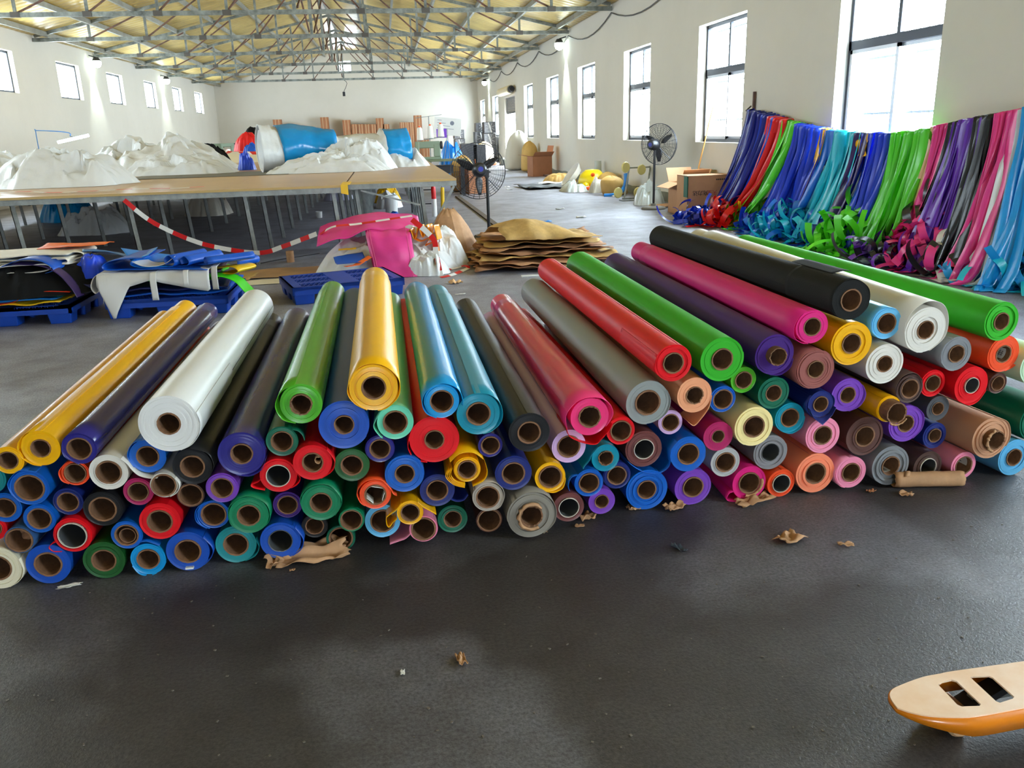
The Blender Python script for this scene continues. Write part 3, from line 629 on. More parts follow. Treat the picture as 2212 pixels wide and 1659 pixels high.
EXTRA = {
 'a2': [('w', [(75,1.0),(120,1.06),(165,1.13),(200,1.13),(235,1.05),(262,1.0)], {})],
 'a3': [('w', [(260,1.01),(200,1.02),(140,1.025),(90,1.03),(40,1.04),(5,1.05)], dict(wavy=.035, seed=3, y1=1.85, fade=0))],
 'a4': [('x', [(.72,.72),(1.0,.42),(1.22,.02),(1.5,-.3),(2.0,-.5),(2.4,-.52)], dict(y1=.5, fade=.1))],
 'a5': [('w', [(-75,1.0),(-50,1.02),(-25,1.025),(0,1.02),(20,1.0)], dict(y1=.6))],
 'a6': [('w', [(60,1.0),(120,1.06),(170,1.08),(215,1.02)], dict(y1=.5))],
 'a7': [('w', [(-70,1.0),(-35,1.08),(0,1.1),(30,1.02)], dict(y1=.4))],
 'a8': [('w', [(-40,1.0),(0,1.06),(40,1.08),(90,1.02)], {})],
 'a9': [('w', [(-110,1.0),(-80,1.07),(-50,1.09),(-20,1.02)], dict(y1=.8))],
 'b1': [('x', [(.7,.72),(1.05,.62),(1.3,.3),(1.38,-.05)], dict(y1=.6))],
 'b2': [('w', [(100,1.0),(140,1.09),(180,1.2),(215,1.18),(250,1.02)], dict(fade=.9)), ('c', .01)],
 'b4': [('w', [(250,1.0),(215,1.04),(180,1.07),(120,1.05),(70,1.04),(20,1.07),(-20,1.08),(-60,1.03),(-85,1.0)], dict(fade=.8))],
 'b5': [('x', [(-.7,.72),(-1.04,.2),(-1.18,-.2),(-.9,-.72),(-.75,-.85)], dict(y1=.5))],
 'b6': [('w', [(165,1.0),(195,1.1),(225,1.12),(250,1.0)], dict(y1=.5))],
 'b7': [('w', [(250,1.02),(215,1.1),(180,1.1),(140,1.05),(90,1.05),(50,1.1),(20,1.16),(-10,1.2),(-35,1.17)], dict(wavy=.07, seed=8, fade=.2, y1=1.85))],
 'b8': [('w', [(100,1.0),(60,1.03),(20,1.09),(-20,1.12),(-55,1.05),(-80,1.0)], dict(fade=.7))],
 'c2': [('w', [(205,1.3),(170,1.24),(130,1.1),(95,1.04),(60,1.1),(30,1.2),(5,1.22),(-15,1.1),(-35,1.02)], dict(fade=.95)),
        ('x', [(-1.2,-.5),(-1.05,-.95),(-.6,-1.25),(-.1,-1.45),(.35,-1.5),(.62,-1.25),(1.0,-.85),(1.2,-.5)], dict(col='red', y1=.16, fade=0)), ('c', .004)],
 'c3': [('w', [(-60,1.0),(-30,1.04),(0,1.04),(30,1.0)], dict(y1=.7))],
 'c4': [('w', [(215,1.0),(190,1.015),(150,1.01)], dict(y1=.4))],
 'c6': [('w', [(-100,1.0),(-70,1.09),(-40,1.1),(-15,1.0)], dict(y1=.8)), ('c', .03)],
 'c7': [('w', [(80,1.0),(130,1.06),(170,1.14),(205,1.2),(235,1.1),(260,1.0)], dict(fade=.95))],
 'c8': [('w', [(-100,1.0),(-150,1.03),(150,1.03),(90,1.045),(30,1.05),(-20,1.03),(-60,1.0)], dict(y0=.0, y1=.34, fade=0)), ('x', [(-.1,1.06),(.25,1.12),(.6,1.16),(.95,1.1)], dict(y0=.12, y1=.42, fade=0))],
 'c9': [('w', [(60,1.0),(110,1.06),(160,1.1),(200,1.06),(240,1.0)], dict(y1=.5))],
 'd1': [('w', [(255,1.0),(215,1.02),(165,1.1),(130,1.2),(95,1.26),(60,1.25),(25,1.12),(-20,1.06),(-70,1.0)], dict(fade=.6))],
 'd3': [('w', [(110,1.0),(150,1.07),(190,1.08),(230,1.0)], dict(y1=.6))],
 'd4': [('w', [(-75,1.0),(-45,1.08),(-20,1.2),(-5,1.32)], dict(y1=.3)), ('s', 0)],
 'd8': [('w', [(-30,1.0),(0,1.04),(40,1.045),(80,1.0)], dict(y1=.5)), ('c', .03), ('p', 0)],
 'd9': [('w', [(-130,1.0),(-90,1.07),(-60,1.05),(-20,1.0)], dict(y1=.5))],
 'e4': [('w', [(80,1.0),(130,1.07),(180,1.1),(225,1.05),(255,1.0)], dict(y1=.9))],
 'e5': [('w', [(-80,1.0),(-40,1.1),(-5,1.13),(30,1.02)], dict(y1=.5))],
 'e6': [('x', [(.74,.7),(1.04,.3),(1.0,-.25),(.62,-.85)], dict(y1=.32, fade=0)), ('x', [(-.74,.7),(-1.1,.25),(-1.04,-.3),(-.6,-.9)], dict(y1=.32, fade=0)), ('tri', 0)],
 'e8': [('w', [(-120,1.0),(-80,1.08),(-40,1.1),(0,1.02)], dict(y1=.5))],
 'f2': [('x', [(.4,-.95),(.95,-.75),(1.4,-.3),(1.62,.05)], dict(y0=.08, y1=.5, fade=0)), ('c', .05), ('p', 1)],
 'f3': [('w', [(-60,1.0),(-20,1.05),(20,1.06),(60,1.0)], dict(y1=.5))],
 'f4': [('w', [(30,1.0),(80,1.1),(130,1.16),(180,1.12),(225,1.0)], dict(y1=.8))],
 'g2': [('w', [(80,1.0),(130,1.06),(180,1.1),(225,1.04),(250,1.0)], dict(y1=.6))],
 'g1': [('s', 1)], 'f8': [('s', 2)],
 'h1': [('x', [(.99,-.1),(.86,-.75),(.5,-1.3),(.05,-1.75),(-.35,-1.45)], dict(y1=.14, fade=0)), ('c', .004)],
 'h5': [('x', [(-.94,-.35),(-1.02,-.7),(-1.5,-1.0),(-2.2,-.92),(-2.8,-.6),(-3.25,-.2)], dict(y0=.01, y1=.35, fade=0)), ('w', [(130,1.0),(165,1.05),(200,1.03)], dict(y1=.6))],
 'h7': [('x', [(-.9,-.4),(-1.2,-.5),(-1.3,-.85),(-.9,-1.0),(-.4,-.95)], dict(y1=.35)), ('p', 2)],
 'i2': [('x', [(-.5,.86),(-.95,.4),(-1.2,-.1),(-1.55,-.5),(-1.6,-.75),(-1.35,-.88),(-1.08,-.7)], dict(y1=.22, fade=0)), ('c', .006)],
 'i3': [('x', [(-.75,.65),(-1.2,.55),(-1.42,.1),(-1.36,-.4),(-1.0,-.75)], dict(y1=.35, fade=0))],
 'i6': [('w', [(140,1.0),(100,1.03),(60,1.05),(20,1.06),(-20,1.05),(-60,1.0)], dict(y1=.9)), ('p', 3), ('c', .012)],
 'i7': [('w', [(-120,1.0),(-80,1.1),(-45,1.14),(-10,1.0)], dict(y1=.3))],
 'i9': [('w', [(150,1.0),(110,1.05),(60,1.1),(10,1.1),(-40,1.06),(-70,1.0)], dict(y1=.8))],
 'j3': [('w', [(165+3*k,.72+.07*k),(195,.8+.09*k),(225,.78+.07*k),(260,.72+.07*k)], dict(y1=.3, y0=-.006)) for k in range(1, 5)] + [('w', [(15,1.0),(-15,1.08),(-40,1.08),(-75,1.0)], dict(y1=.3))],
 'j4': [('x', [(.75,-.65),(1.1,-.8),(1.5,-.75),(1.75,-.45)], dict(y1=.3))],
 'j8': [('w', [(-8,1.35),(-2,1.12),(25,1.0),(70,1.06),(120,1.12),(165,1.16),(200,1.08),(225,1.0)], dict(y1=.5, fade=.3)), ('p', 4)],
 'j9': [('x', [(-.62,.8),(-1.05,.3),(-1.6,-.05),(-1.82,-.3),(-1.8,-.85),(-1.62,-1.02),(-1.35,-.7),(-1.02,-.4)], dict(y1=.2, fade=0)), ('x', [(.62,.8),(1.0,.36),(1.5,0),(1.95,-.35)], dict(y1=.2, fade=0))],
 'k1': [('x', [(-.95,-.3),(-1.3,-.6),(-1.7,-.72),(-2.4,-.92)], dict(y1=.3, fade=0))],
 'k8': [('w', [(-60,1.0),(-20,1.05),(30,1.05),(90,1.04),(150,1.05),(200,1.03),(230,1.0)], dict(y0=.0, y1=1.0, fade=.2))],
 'k4': [('w', [(-50,1.0),(0,1.05),(60,1.05),(110,1.05),(160,1.06),(205,1.0)], dict(y1=.8))],
 'k6': [('w', [(-60,1.0),(-30,1.1),(0,1.1),(40,1.0)], dict(y1=.6))],
 'k9': [('w', [(-70,1.0),(-40,1.1),(-15,1.12),(10,1.0)], dict(y1=.4))],
 'l2': [('w', [(120,1.0),(160,1.14),(200,1.2),(240,1.1)], dict(y1=.3)), ('w', [(140,1.0),(175,1.07),(215,1.1),(250,1.05)], dict(y1=.3))],
 'l3': [('x', [(-.9,-.1),(-1.15,-.3),(-1.5,-.42),(-1.35,-.62),(-.8,-.8)], dict(y1=.3, fade=0)), ('x', [(.6,-.8),(.95,-.62),(1.15,-.3),(1.02,0)], dict(y1=.3))],
 'l4': [('w', [(-70,1.0),(-30,1.1),(0,1.12),(40,1.02)], dict(y1=.5)), ('p', 5)],
 'l5': [('w', [(-50,1.0),(-20,1.1),(5,1.12),(40,1.0)], dict(y1=.4)), ('t', 0)],
 'm1': [('i', 0), ('x', [(.75,-.6),(1.15,-.55),(1.6,-.75),(1.95,-.95)], dict(y1=.3, fade=0))],
 'm2': [('w', [(200,1.0),(235,1.08),(265,1.07),(290,1.0)], dict(y1=.4))],
 'm4': [('x', [(-.85,-.3),(-1.15,-.42),(-1.3,-.62),(-1.1,-.85),(-.7,-.9)], dict(y1=.3))],
 'm6': [('w', [(-70,1.0),(-40,1.04),(-10,1.05),(20,1.0)], dict(y1=.6))],
 'm8': [('w', [(60,1.0),(110,1.06),(160,1.08),(200,1.0)], dict(y1=.6))],
 'n2': [('p', 6)], 'n4': [('w', [(130,1.0),(170,1.14),(205,1.16),(235,1.0)], dict(y1=.3))],
}
GREYCORE = {'h4', 'i5', 'm4', 'k6', 'g5', 'f9', 'l3', 'd9', 'g4'}
RIM = {'h4', 'i5', 'm4', 'f9', 'l3', 'd9', 'g4'}
m_ink = pm('black_ink', (40, 40, 42), .6)
def sticker(rc, root, k):
    """paper label stuck to the wall inside the core tube"""
    ri = rc*.85; rows = []; a0, a1 = [(-60, 25), (-20, 45), (235, 300)][k]; y0, y1 = .02, .09
    for j in range(2): rows.append([(ri*math.cos(math.radians(a)), y0+(y1-y0)*j, ri*math.sin(math.radians(a))) for a in [a0+(a1-a0)*i/8 for i in range(9)]])
    s = MB().grid(rows).build('paper_label', m_paper, root, solid=.0006, fixn=False)
    ink = MB(); rnd = random.Random(k); am = math.radians((a0+a1)/2)
    M = Matrix.Translation((ri*.96*math.cos(am), (y0+y1)/2, ri*.96*math.sin(am))) @ Matrix.Rotation(-(am-PI/2), 4, 'Y')
    def stroke(p, q): ink.bar(M @ Vector((p[0], p[1], -.0012)), M @ Vector((q[0], q[1], -.0012)), .0022, .0006)
    if k == 1:                                   # S N
        for p, q in (((-.004,.014),(-.013,.014)),((-.013,.014),(-.013,.005)),((-.013,.005),(-.004,.005)),((-.004,.005),(-.004,-.005)),((-.004,-.005),(-.013,-.005)),((.002,-.005),(.002,.014)),((.002,.014),(.012,-.005)),((.012,-.005),(.012,.014))): stroke(p, q)
    else:
        for r in range(4):
            for c in range(5):
                x, y = -.014+.007*c, -.022+.012*r
                stroke((x-.002, y), (x+.0025, y)); stroke((x, y-.003), (x, y+.004))
                if rnd.random() < .6: stroke((x-.002, y+.004), (x+.002, y+.004))
    ink.build('printed_text', m_ink, s)
for (key, X, Y, Z, R, rc, col, dx, dz, label) in ROLLS:
    seed = sum(ord(ch)*7**i for i, ch in enumerate(key)) % 977
    t = thing('vinyl_roll', label, 'vinyl roll', (X, Y, Z), group='rolls of coloured vinyl in the pile')
    t.rotation_euler = (math.atan2(dz, LEN), 0, -math.atan2(dx, LEN))
    ex = EXTRA.get(key, [])
    out = next((e[1] for e in ex if e[0] == 'c'), .003)
    rb = R*.7 if key == 'j3' else R
    wound_body(rb, rc, seed, col, t)
    if key == 'j3': flap([(150,1.0),(110,.98),(70,.98),(30,1.0)], R, t, col, y1=1.8, fade=.1, polar=True)
    cm = m_pcore if key in GREYCORE else m_core
    ct = core(rc, seed, t, cm, m_prim if key in RIM else None, out, 2.2 if any(e[0] == 'c' for e in ex) else .8)
    for n, e in enumerate(ex):
        if e[0] in 'wx':
            kw = dict(e[2]); c = kw.pop('col', col)
            flap(e[1], R, t, c, polar=e[0] == 'w', **kw)
        elif e[0] == 'tri':
            top = [(-1.0, -.2), (-.7, -.72), (-.35, -.93), (0, -1.0), (.35, -.93), (.7, -.72), (.98, -.2)]; bot = [(-1.02, -.22), (-.72, -.82), (-.36, -1.12), (.06, -1.46), (.4, -1.12), (.74, -.8), (1.0, -.22)]
            MB().grid([[Vector((a[0]*R*(1-j/6)+b[0]*R*j/6, -.004-.018*j/6, a[1]*R*(1-j/6)+b[1]*R*j/6)) for a, b in zip(top, bot)] for j in range(7)]).build('hanging_corner', vinyl(col), t, smooth=60, solid=.0016, fixn=False)
        elif e[0] == 's': sticker(rc, ct, e[1])
        elif e[0] == 'p':
            k = e[1]
            if k in (0, 1, 2, 3):
                a0, a1, w0 = [(110, 250, .02), (230, 330, .012), (250, 380, .022), (40, 300, .022)][k]; rows = []
                for j in range(5):
                    rows.append([((rc*1.0 + w0*j/4*(.55+.45*nz(i*.9, k*3.1, j*.3))) * math.cos(math.radians(a0+(a1-a0)*i/22)), -out-.003-.02*(j/4)*(1-j/4)*(1+nz(i*.7, k, 4.)), (rc*1.0 + w0*j/4*(.55+.45*nz(i*.9, k*3.1, j*.3)))*math.sin(math.radians(a0+(a1-a0)*i/22))) for i in range(23)])
                MB().grid(rows).build('torn_kraft_wrap', m_kraft, t, smooth=30, solid=.001, fixn=False)
            elif k == 4:
                for q, a in ((0, 75), (1, -20), (2, 225)):
                    MB().obox((rc*.74*math.cos(math.radians(a)), .02, rc*.74*math.sin(math.radians(a))), (.03 if q else .04, .045, .002), (0, -math.radians(a-90), 0)).build('paper_scrap', m_paper, t)
            elif k == 5:
                rows = [[(rc*.5+.012*(1-s*.1)*math.cos(2.2*s+1), .0+.05*j, .005+.012*math.sin(2.2*s+1)) for s in [i*.3 for i in range(8)]] for j in range(2)]
                MB().grid(rows).build('curled_paper', m_kraft, t, smooth=60, solid=.001, fixn=False)
            else: crumple('paper_plug', m_core, t, (0, .09, -.01), (.05, .05, .02), 5, parent_rot=(PI/2, 0, 0))
        elif e[0] == 't': MB().box(-.014, .012, -.012, .012, -R*.86, -R*.86+.006).build('tape_scrap', m_paper, t)
        elif e[0] == 'i':
            MB().lathe([(rc*.62, .006), (rc*.7, .006), (rc*.7, 1.2), (rc*.62, 1.2), (rc*.62, .006)], 30, Matrix.Translation((0, 0, -rc*.14)) @ Matrix.Rotation(-PI/2, 4, 'X')).build('inner_tube', m_core, t, smooth=40)
# ================================================================ helpers for sheets and heaps
def plas(key, rgb, rough=.4, **k): return pm('sheet_' + key, rgb, rough, **k)
m_wtarp = pm('white_tarpaulin', (220, 222, 222), .38, bump=(4.5, .4, .05))
m_ctarp = pm('cream_tarpaulin', (226, 214, 184), .45, bump=(9, .2, .02))
m_btarp = pm('blue_tarpaulin', (8, 140, 206), .22, bump=(7, .3, .02))
m_red = pm('red_film', (214, 22, 26), .4); m_whit = pm('white_film', (232, 230, 226), .4)
def folds(x, y, s):
    """broad flat facets meeting in sharp creases"""
    t = 0; a = 1.
    for k in range(5):
        d, p = noise.voronoi(Vector((x*(1.6**k)+s+k*5.2, y*(1.6**k)-k*3.7, s*.31)))
        q = p[0]; t += a*((.5+.5*math.sin(q.x*12.9+q.y*7.3)) + .9*((x*(1.6**k)+s+k*5.2-q.x)*math.sin(q.y*9)+(y*(1.6**k)-k*3.7-q.y)*math.cos(q.x*11)) - .35*(d[1]-d[0])); a *= .5
    return max(0, min(1.4, t/1.6+.15))
def mound(name, label, cat, mat, c, size, h, seed, rot=0, crease=.5, freq=2.2, n=46, group=None, power=3.2, lean=0., sm=32):
    """a crumpled heap of sheeting resting on z=c.z"""
    rows = []
    for i in range(n):
        row = []
        for j in range(n):
            u, v = 2*i/(n-1)-1, 2*j/(n-1)-1
            a = math.atan2(v, u); q = max(abs(u), abs(v)); rr = math.hypot(u, v) or 1e-6
            u2, v2 = u/rr*q, v/rr*q                     # disc
            e = 1+.22*nz(math.cos(a)*1.6+seed, math.sin(a)*1.6, seed*.37)+.07*nz(math.cos(a)*6, math.sin(a)*6, seed)
            x, y = u2*e*size[0]/2, v2*e*size[1]/2
            k = (1-q**power)
            f = folds(u*freq*.75+seed*3.1, v*freq*.75, seed)
            z = h*k*((1-crease)+crease*f) + .18*h*nz(u*1.7+seed, v*1.7, 5)*k
            row.append((x+lean*max(z, 0), y, max(z, 0)+.004))
        rows.append(row)
    for _ in range(1):
        zz = [[p[2] for p in r] for r in rows]
        for i in range(1, n-1):
            for j in range(1, n-1):
                x, y, z = rows[i][j]; rows[i][j] = (x, y, .5*z+.125*(zz[i-1][j]+zz[i+1][j]+zz[i][j-1]+zz[i][j+1]))
    o = MB().grid(rows).build(name, mat, smooth=sm)
    o.location = c; o.rotation_euler = (0, 0, rot)
    return tag(o, label, cat, group)
def wsheet(name, label, cat, mat, c, size, seed, rot=0, amp=.02, thick=.004, group=None, curl=0., jag=0., n=22, parent=None, pw=1.5, tilt=(0, 0)):
    """a single wavy sheet lying roughly flat"""
    rows = []
    for i in range(n):
        row = []
        for j in range(n):
            u, v = i/(n-1)-.5, j/(n-1)-.5
            a = math.atan2(v, u); e = 1+jag*nz(math.cos(a)*2.3+seed*2, math.sin(a)*2.3, seed)+jag*.5*nz(math.cos(a)*9, math.sin(a)*9, seed)
            x, y = u*size[0]*e, v*size[1]*e
            z = amp*(.6+nz(x*pw*2+seed, y*pw*2, seed*.7)+.45*ridged(x*pw*2, y*pw*2, seed, 3)) + curl*(abs(u*2)**4+abs(v*2)**4)*(.5+nz(a*1.3, seed)) + tilt[0]*x + tilt[1]*y
            row.append((x, y, max(z, 0)))
        rows.append(row)
    o = MB().grid(rows).build(name, mat, parent, smooth=40, solid=thick, fixn=False)
    o.location = c; o.rotation_euler = (0, 0, rot)
    return tag(o, label, cat, group) if label else o
def extr(name, label, cat, mat, path, y0, y1, loc, rot=0, n=40, ny=9, wob=.01, seed=0, thick=.003, shear=0., group=None, taper=0.):
    """a sheet whose (x,z) section follows path, drawn out along y"""
    c = spline([(p[0], p[1], 0) for p in path], n); rows = []
    for j in range(ny):
        y = y0+(y1-y0)*j/(ny-1); t = j/(ny-1)
        rows.append([(q.x*(1-taper*t)+shear*t+wob*nz(q.x*3, y*3, seed), y+wob*2*nz(q.x*4+seed, q.y*4, y), max(q.y*(1-taper*t)+wob*nz(y*4, q.x*4, seed+3), -9)) for q in c])
    o = MB().grid(rows).build(name, mat, smooth=50, solid=thick, fixn=False)
    o.location = loc; o.rotation_euler = (0, 0, rot)
    return tag(o, label, cat, group)
def drape(name, label, cat, mat, x0, x1, yb, yf, z, hang, loc, rot=0, seed=0, nx=40, ns=30, thick=.003, group=None, r=.04):
    """a sheet lying at height z from y=yb to the edge y=yf, then hanging down by hang(x)"""
    rows = []
    for i in range(nx):
        x = x0+(x1-x0)*i/(nx-1); L0 = yb-yf; L = hang(x); row = []
        for j in range(ns):
            s = (L0+L)*j/(ns-1)
            if s < L0: y, zz = yb-s, z+.012*nz(x*5, s*4, seed)
            else:
                d = s-L0; y, zz = yf-r*math.sin(min(d/r/1.6, PI/2)) - .03*nz(x*4, d*3, seed), z-max(d-.3*r, d*.6)
            row.append((x, y, zz))
        rows.append(row)
    o = MB().grid(rows).build(name, mat, smooth=55, solid=thick, fixn=False)
    o.location = loc; o.rotation_euler = (0, 0, rot)
    return tag(o, label, cat, group)
def lerp(tab):
    def f(x):
        for (a, va), (b, vb) in zip(tab, tab[1:]):
            if a <= x <= b: return va+(vb-va)*(x-a)/(b-a)
        return tab[0][1] if x < tab[0][0] else tab[-1][1]
    return f
def tape(label, pts, w=.05, n=60, stripe=.13, up=(0, 0, 1), group='lengths of red and white tape', twist=0.):
    c = spline(pts, n); rows = []; mi = []; acc = 0
    for i, p in enumerate(c):
        d = (c[min(i+1, n-1)]-c[max(i-1, 0)]).normalized(); s = Vector(up); s = (s-d*s.dot(d)).normalized()
        if twist: s = Matrix.Rotation(twist*math.sin(i*.35), 3, d) @ s
        rows.append((p+s*w/2, p-s*w/2))
    mb = MB()
    for i in range(n-1):
        acc += (c[i+1]-c[i]).length
        mb.add([rows[i][0], rows[i][1], rows[i+1][1], rows[i+1][0]], [(0,1,2,3)], int(acc/stripe) % 2)
    return tag(mb.build('barrier_tape', [m_red, m_whit], solid=.0015, fixn=False), label, 'tape', group)
# ================================================================ blue plastic pallets
m_pal = pm('blue_pallet_plastic', (10, 66, 170), .42, var=(6, .15))
def pallet(label, loc, rz, W=1.0, Dp=.8):
    t = thing('plastic_pallet', label, 'pallet', loc, rz, 'blue plastic pallets')
    z0, z1 = .115, .155; d = MB()
    for x0, x1 in ((0, .09), (W/2-.1, W/2+.1), (W-.09, W)): d.box(x0, x1, 0, Dp, z0+.012, z1)
    for y in (0, Dp/3, 2*Dp/3, Dp): d.box(0, W, max(0, y-.045), min(Dp, y+.045), z0+.01, z1-.003)
    d.box(0, W, 0, .02, z0-.03, z1); d.box(0, W, Dp-.02, Dp, z0-.03, z1); d.box(0, .02, 0, Dp, z0-.03, z1); d.box(W-.02, W, 0, Dp, z0-.03, z1)
    for xa, xb in ((.09, W/2-.1), (W/2+.1, W-.09)):         # honeycomb lattice between the solid bands
        n = 7; w_ = (xb-xa)/n
        for k in range(n+1):
            for yy in [i*Dp/14 for i in range(14)]:
                o = w_/2*(int(round(yy/Dp*14)) % 2)
                x = xa+k*w_+o
                if x < xb: d.bar((x-w_/2*.5, yy, z1-.008), (x, yy+Dp/14, z1-.008), .008, .012); d.bar((min(x+w_/2*.5, xb), yy, z1-.008), (x, yy+Dp/14, z1-.008), .008, .012)
    d.build('deck', m_pal, t)
    for x in (.1, W/2, W-.1):
        for y in (.09, Dp/2, Dp-.09): MB().obox((x, y, .06), (.16, .14, .12), taper=1.2).build('foot', m_pal, t, bevel=.008)
    return t
pallet('bare blue plastic pallet in front of the pink tarpaulin heap', (-.87, 7.26, 0), .27, 1.0, .72)
pallet('blue plastic pallet under the sheets with white pointed corners', (-2.36, 7.12, 0), -.02, .98, .85)
pallet('blue plastic pallet at left under the black mesh offcuts', (-3.62, 7.05, 0), .0, 1.02, .85)
G2 = 'offcut sheets stacked on the middle pallet'
B2 = (-2.36, 7.12)
PB = plas('blue', (14, 84, 186)); PB2 = plas('brightblue', (30, 130, 214), .35); PW = plas('white', (214, 212, 208), .5); PG = plas('brightgreen', (62, 196, 24)); PY = plas('yellow', (240, 190, 20))
PN = plas('navy', (24, 30, 86)); PK = plas('black', (15, 15, 16), .8, spec=.2); PO = plas('orange', (240, 108, 40)); PDG = plas('darkgreen', (0, 92, 66)); POR = plas('redorange', (226, 56, 22)); PPU = plas('plum', (60, 42, 92)); PP = plas('pink', (226, 60, 142), .4, bump=(7, .25, .02)); PGY = plas('slate', (80, 92, 104)); PBG = plas('off_white', (222, 214, 198), .5)
for k, (m, z, sz, nm) in enumerate(((PB, .158, (.98, .84), 'blue sheet lying lowest on the middle pallet'), (PN, .2, (.95, .8), 'dark navy sheet above the lowest blue sheet on the middle pallet'), (PG, .26, (.8, .72), 'bright green sheet folded under the white sheet on the middle pallet'), (PPU, .32, (.84, .74), 'dark plum sheet right beneath the white sheet on the middle pallet'))):
    wsheet('vinyl_sheet', nm, 'sheet', m, (B2[0]+.49, B2[1]+.44, z), sz, 3+k, .02*k, .028, .012, G2, pw=2.2)
extr('vinyl_sheet', 'bright green strip hanging over the right corner of the middle pallet', 'sheet', PG, [(-.25,.0),(-.1,.03),(.02,.02),(.12,-.03),(.18,-.1),(.24,-.16)], 0, .24, (B2[0]+.93, B2[1]-.03, .29), -.12, group=G2)
extr('vinyl_sheet', 'small yellow curled sheet at the right end of the middle pallet', 'sheet', PY, [(-.22,0),(-.05,.02),(.1,.03),(.16,.0),(.1,-.03),(.0,-.02)], 0, .3, (B2[0]+.93, B2[1]+.1, .34), -.5, group=G2, taper=.2)
extr('vinyl_sheet', 'small blue curl beside the yellow sheet on the middle pallet', 'sheet', PB, [(-.1,0),(.0,.05),(.09,.03),(.08,-.02),(.0,-.02)], 0, .28, (B2[0]+.96, B2[1]+.28, .37), -.6, group=G2)
drape('vinyl_sheet', 'large white sheet with pointed corners hanging off the middle pallet', 'sheet', PW, .0, .87, .7, -.06, .385, lerp([(0,.1),(.02,.16),(.1,.4),(.12,.34),(.24,.12),(.42,.07),(.5,.1),(.86,.19),(.87,.17)]), (B2[0], B2[1], 0), 0, 4, group=G2)
drape('vinyl_sheet', 'narrow white tab hanging down in the middle of the pallet front', 'sheet', PW, .42, .47, .5, -.1, .383, lerp([(0,.22),(1,.24)]), (B2[0], B2[1], 0), 0, 5, nx=6, group=G2)
drape('vinyl_sheet', 'narrow white tab over the right part of the pallet front', 'sheet', PW, .68, .72, .5, -.105, .395, lerp([(0,.13),(1,.13)]), (B2[0], B2[1], 0), 0, 6, nx=6, group=G2)
drape('vinyl_sheet', 'narrow white tab at the right end beside the green strip', 'sheet', PW, .88, .93, .5, -.02, .4, lerp([(0,.18),(1,.2)]), (B2[0], B2[1], 0), 0, 7, nx=6, group=G2)
extr('vinyl_sheet', 'white loop of sheet at the left end of the middle pallet', 'sheet', PW, [(.12,.0),(.0,.01),(-.05,-.02),(-.075,-.09),(-.05,-.14),(-.02,-.11),(.0,-.02)], 0, .3, (B2[0]+.02, B2[1]-.06, .375), 0, group=G2)
extr('vinyl_sheet', 'slate blue sheet folded back at the upper left of the middle stack', 'sheet', PB, [(.8,-.02),(.4,.0),(.05,.0),(-.02,.03),(.03,.07),(.2,.09),(.32,.09)], 0, .55, (B2[0]+.06, B2[1]-.03, .405), -.08, group=G2)
extr('vinyl_sheet', 'bright blue sheet rising to a peak on top of the middle stack', 'sheet', PB2, [(.62,-.02),(.36,.0),(.2,.0),(.14,.02),(.17,.06),(.3,.1)], 0, .56, (B2[0]+.1, B2[1]-.02, .412), .1, group=G2, wob=.02)
wsheet('vinyl_sheet', 'bright blue corner standing up at the back of the middle stack', 'sheet', PB2, (B2[0]+.33, B2[1]+.4, .42), (.42, .34), 9, .5, .01, .003, G2, tilt=(-.25, .28))
extr('vinyl_sheet', 'white pointed piece curled on the blue sheets of the middle stack', 'sheet', PW, [(-.18,.05),(-.1,.01),(0,0),(.08,.02),(.15,.07)], 0, .2, (B2[0]+.46, B2[1]-.03, .425), 0, group=G2, taper=.4)
for k, (x, r_, a) in enumerate(((.55, .05, -.5), (.67, .043, -.52), (.84, .036, -.95))):
    extr('vinyl_sheet', ('fattest of the three blue curls on top of the middle stack', 'middle one of the three blue curls on top of the middle stack', 'rightmost of the three blue curls on top of the middle stack')[k], 'sheet', PB, [(-.16,.0),(-.03,.0),(r_*.8,.012),(r_*1.2,r_),(r_*.3,r_*1.9),(-r_*.7,r_*1.3),(-r_*.5,r_*.4)], 0, .42, (B2[0]+x, B2[1]-.02, .41), a, group=G2, wob=.004)
mound('vinyl_sheet', 'bunched bright blue sheet between the left and middle stacks', 'sheet', plas('cobalt', (16, 66, 206), .35), (-2.5, 7.42, .33), (.3, .42), .17, 21, crease=.35, freq=1.2, group=G2)
wsheet('vinyl_sheet', 'dark sheets stuffed between the left and middle pallets', 'sheet', PN, (-2.5, 7.4, .1), (.34, .5), 31, .1, .22, .01, G2)
G1 = 'offcut sheets stacked on the left pallet'
B1 = (-3.62, 7.05)
for k, (m, z, sz, nm) in enumerate(((PY, .158, (.9, .8), 'yellow sheet lying lowest on the left pallet'), (PB2, .185, (.85, .74), 'blue sheet above the yellow one on the left pallet'), (PDG, .215, (.98, .8), 'dark green sheet under the black mesh on the left pallet'))):
    wsheet('vinyl_sheet', nm, 'sheet', m, (B1[0]+.5, B1[1]+.4, z), sz, 13+k, -.03*k, .022, .01, G1, pw=2.2)
extr('vinyl_sheet', 'red-orange sheet curling out at the front of the left pallet', 'sheet', POR, [(-.35,.0),(-.1,.0),(.06,.01),(.1,.05),(.05,.08),(.3,.09),(.5,.07)], 0, .3, (B1[0]+.55, B1[1]-.03, .19), 0, group=G1)
mound('mesh_offcuts', 'thick black mesh heap in the left pallet stack', 'offcuts', PK, (B1[0]+.56, B1[1]+.34, .235), (1.3, .98), .22, 41, crease=.25, freq=1.2, power=5, group=G1)
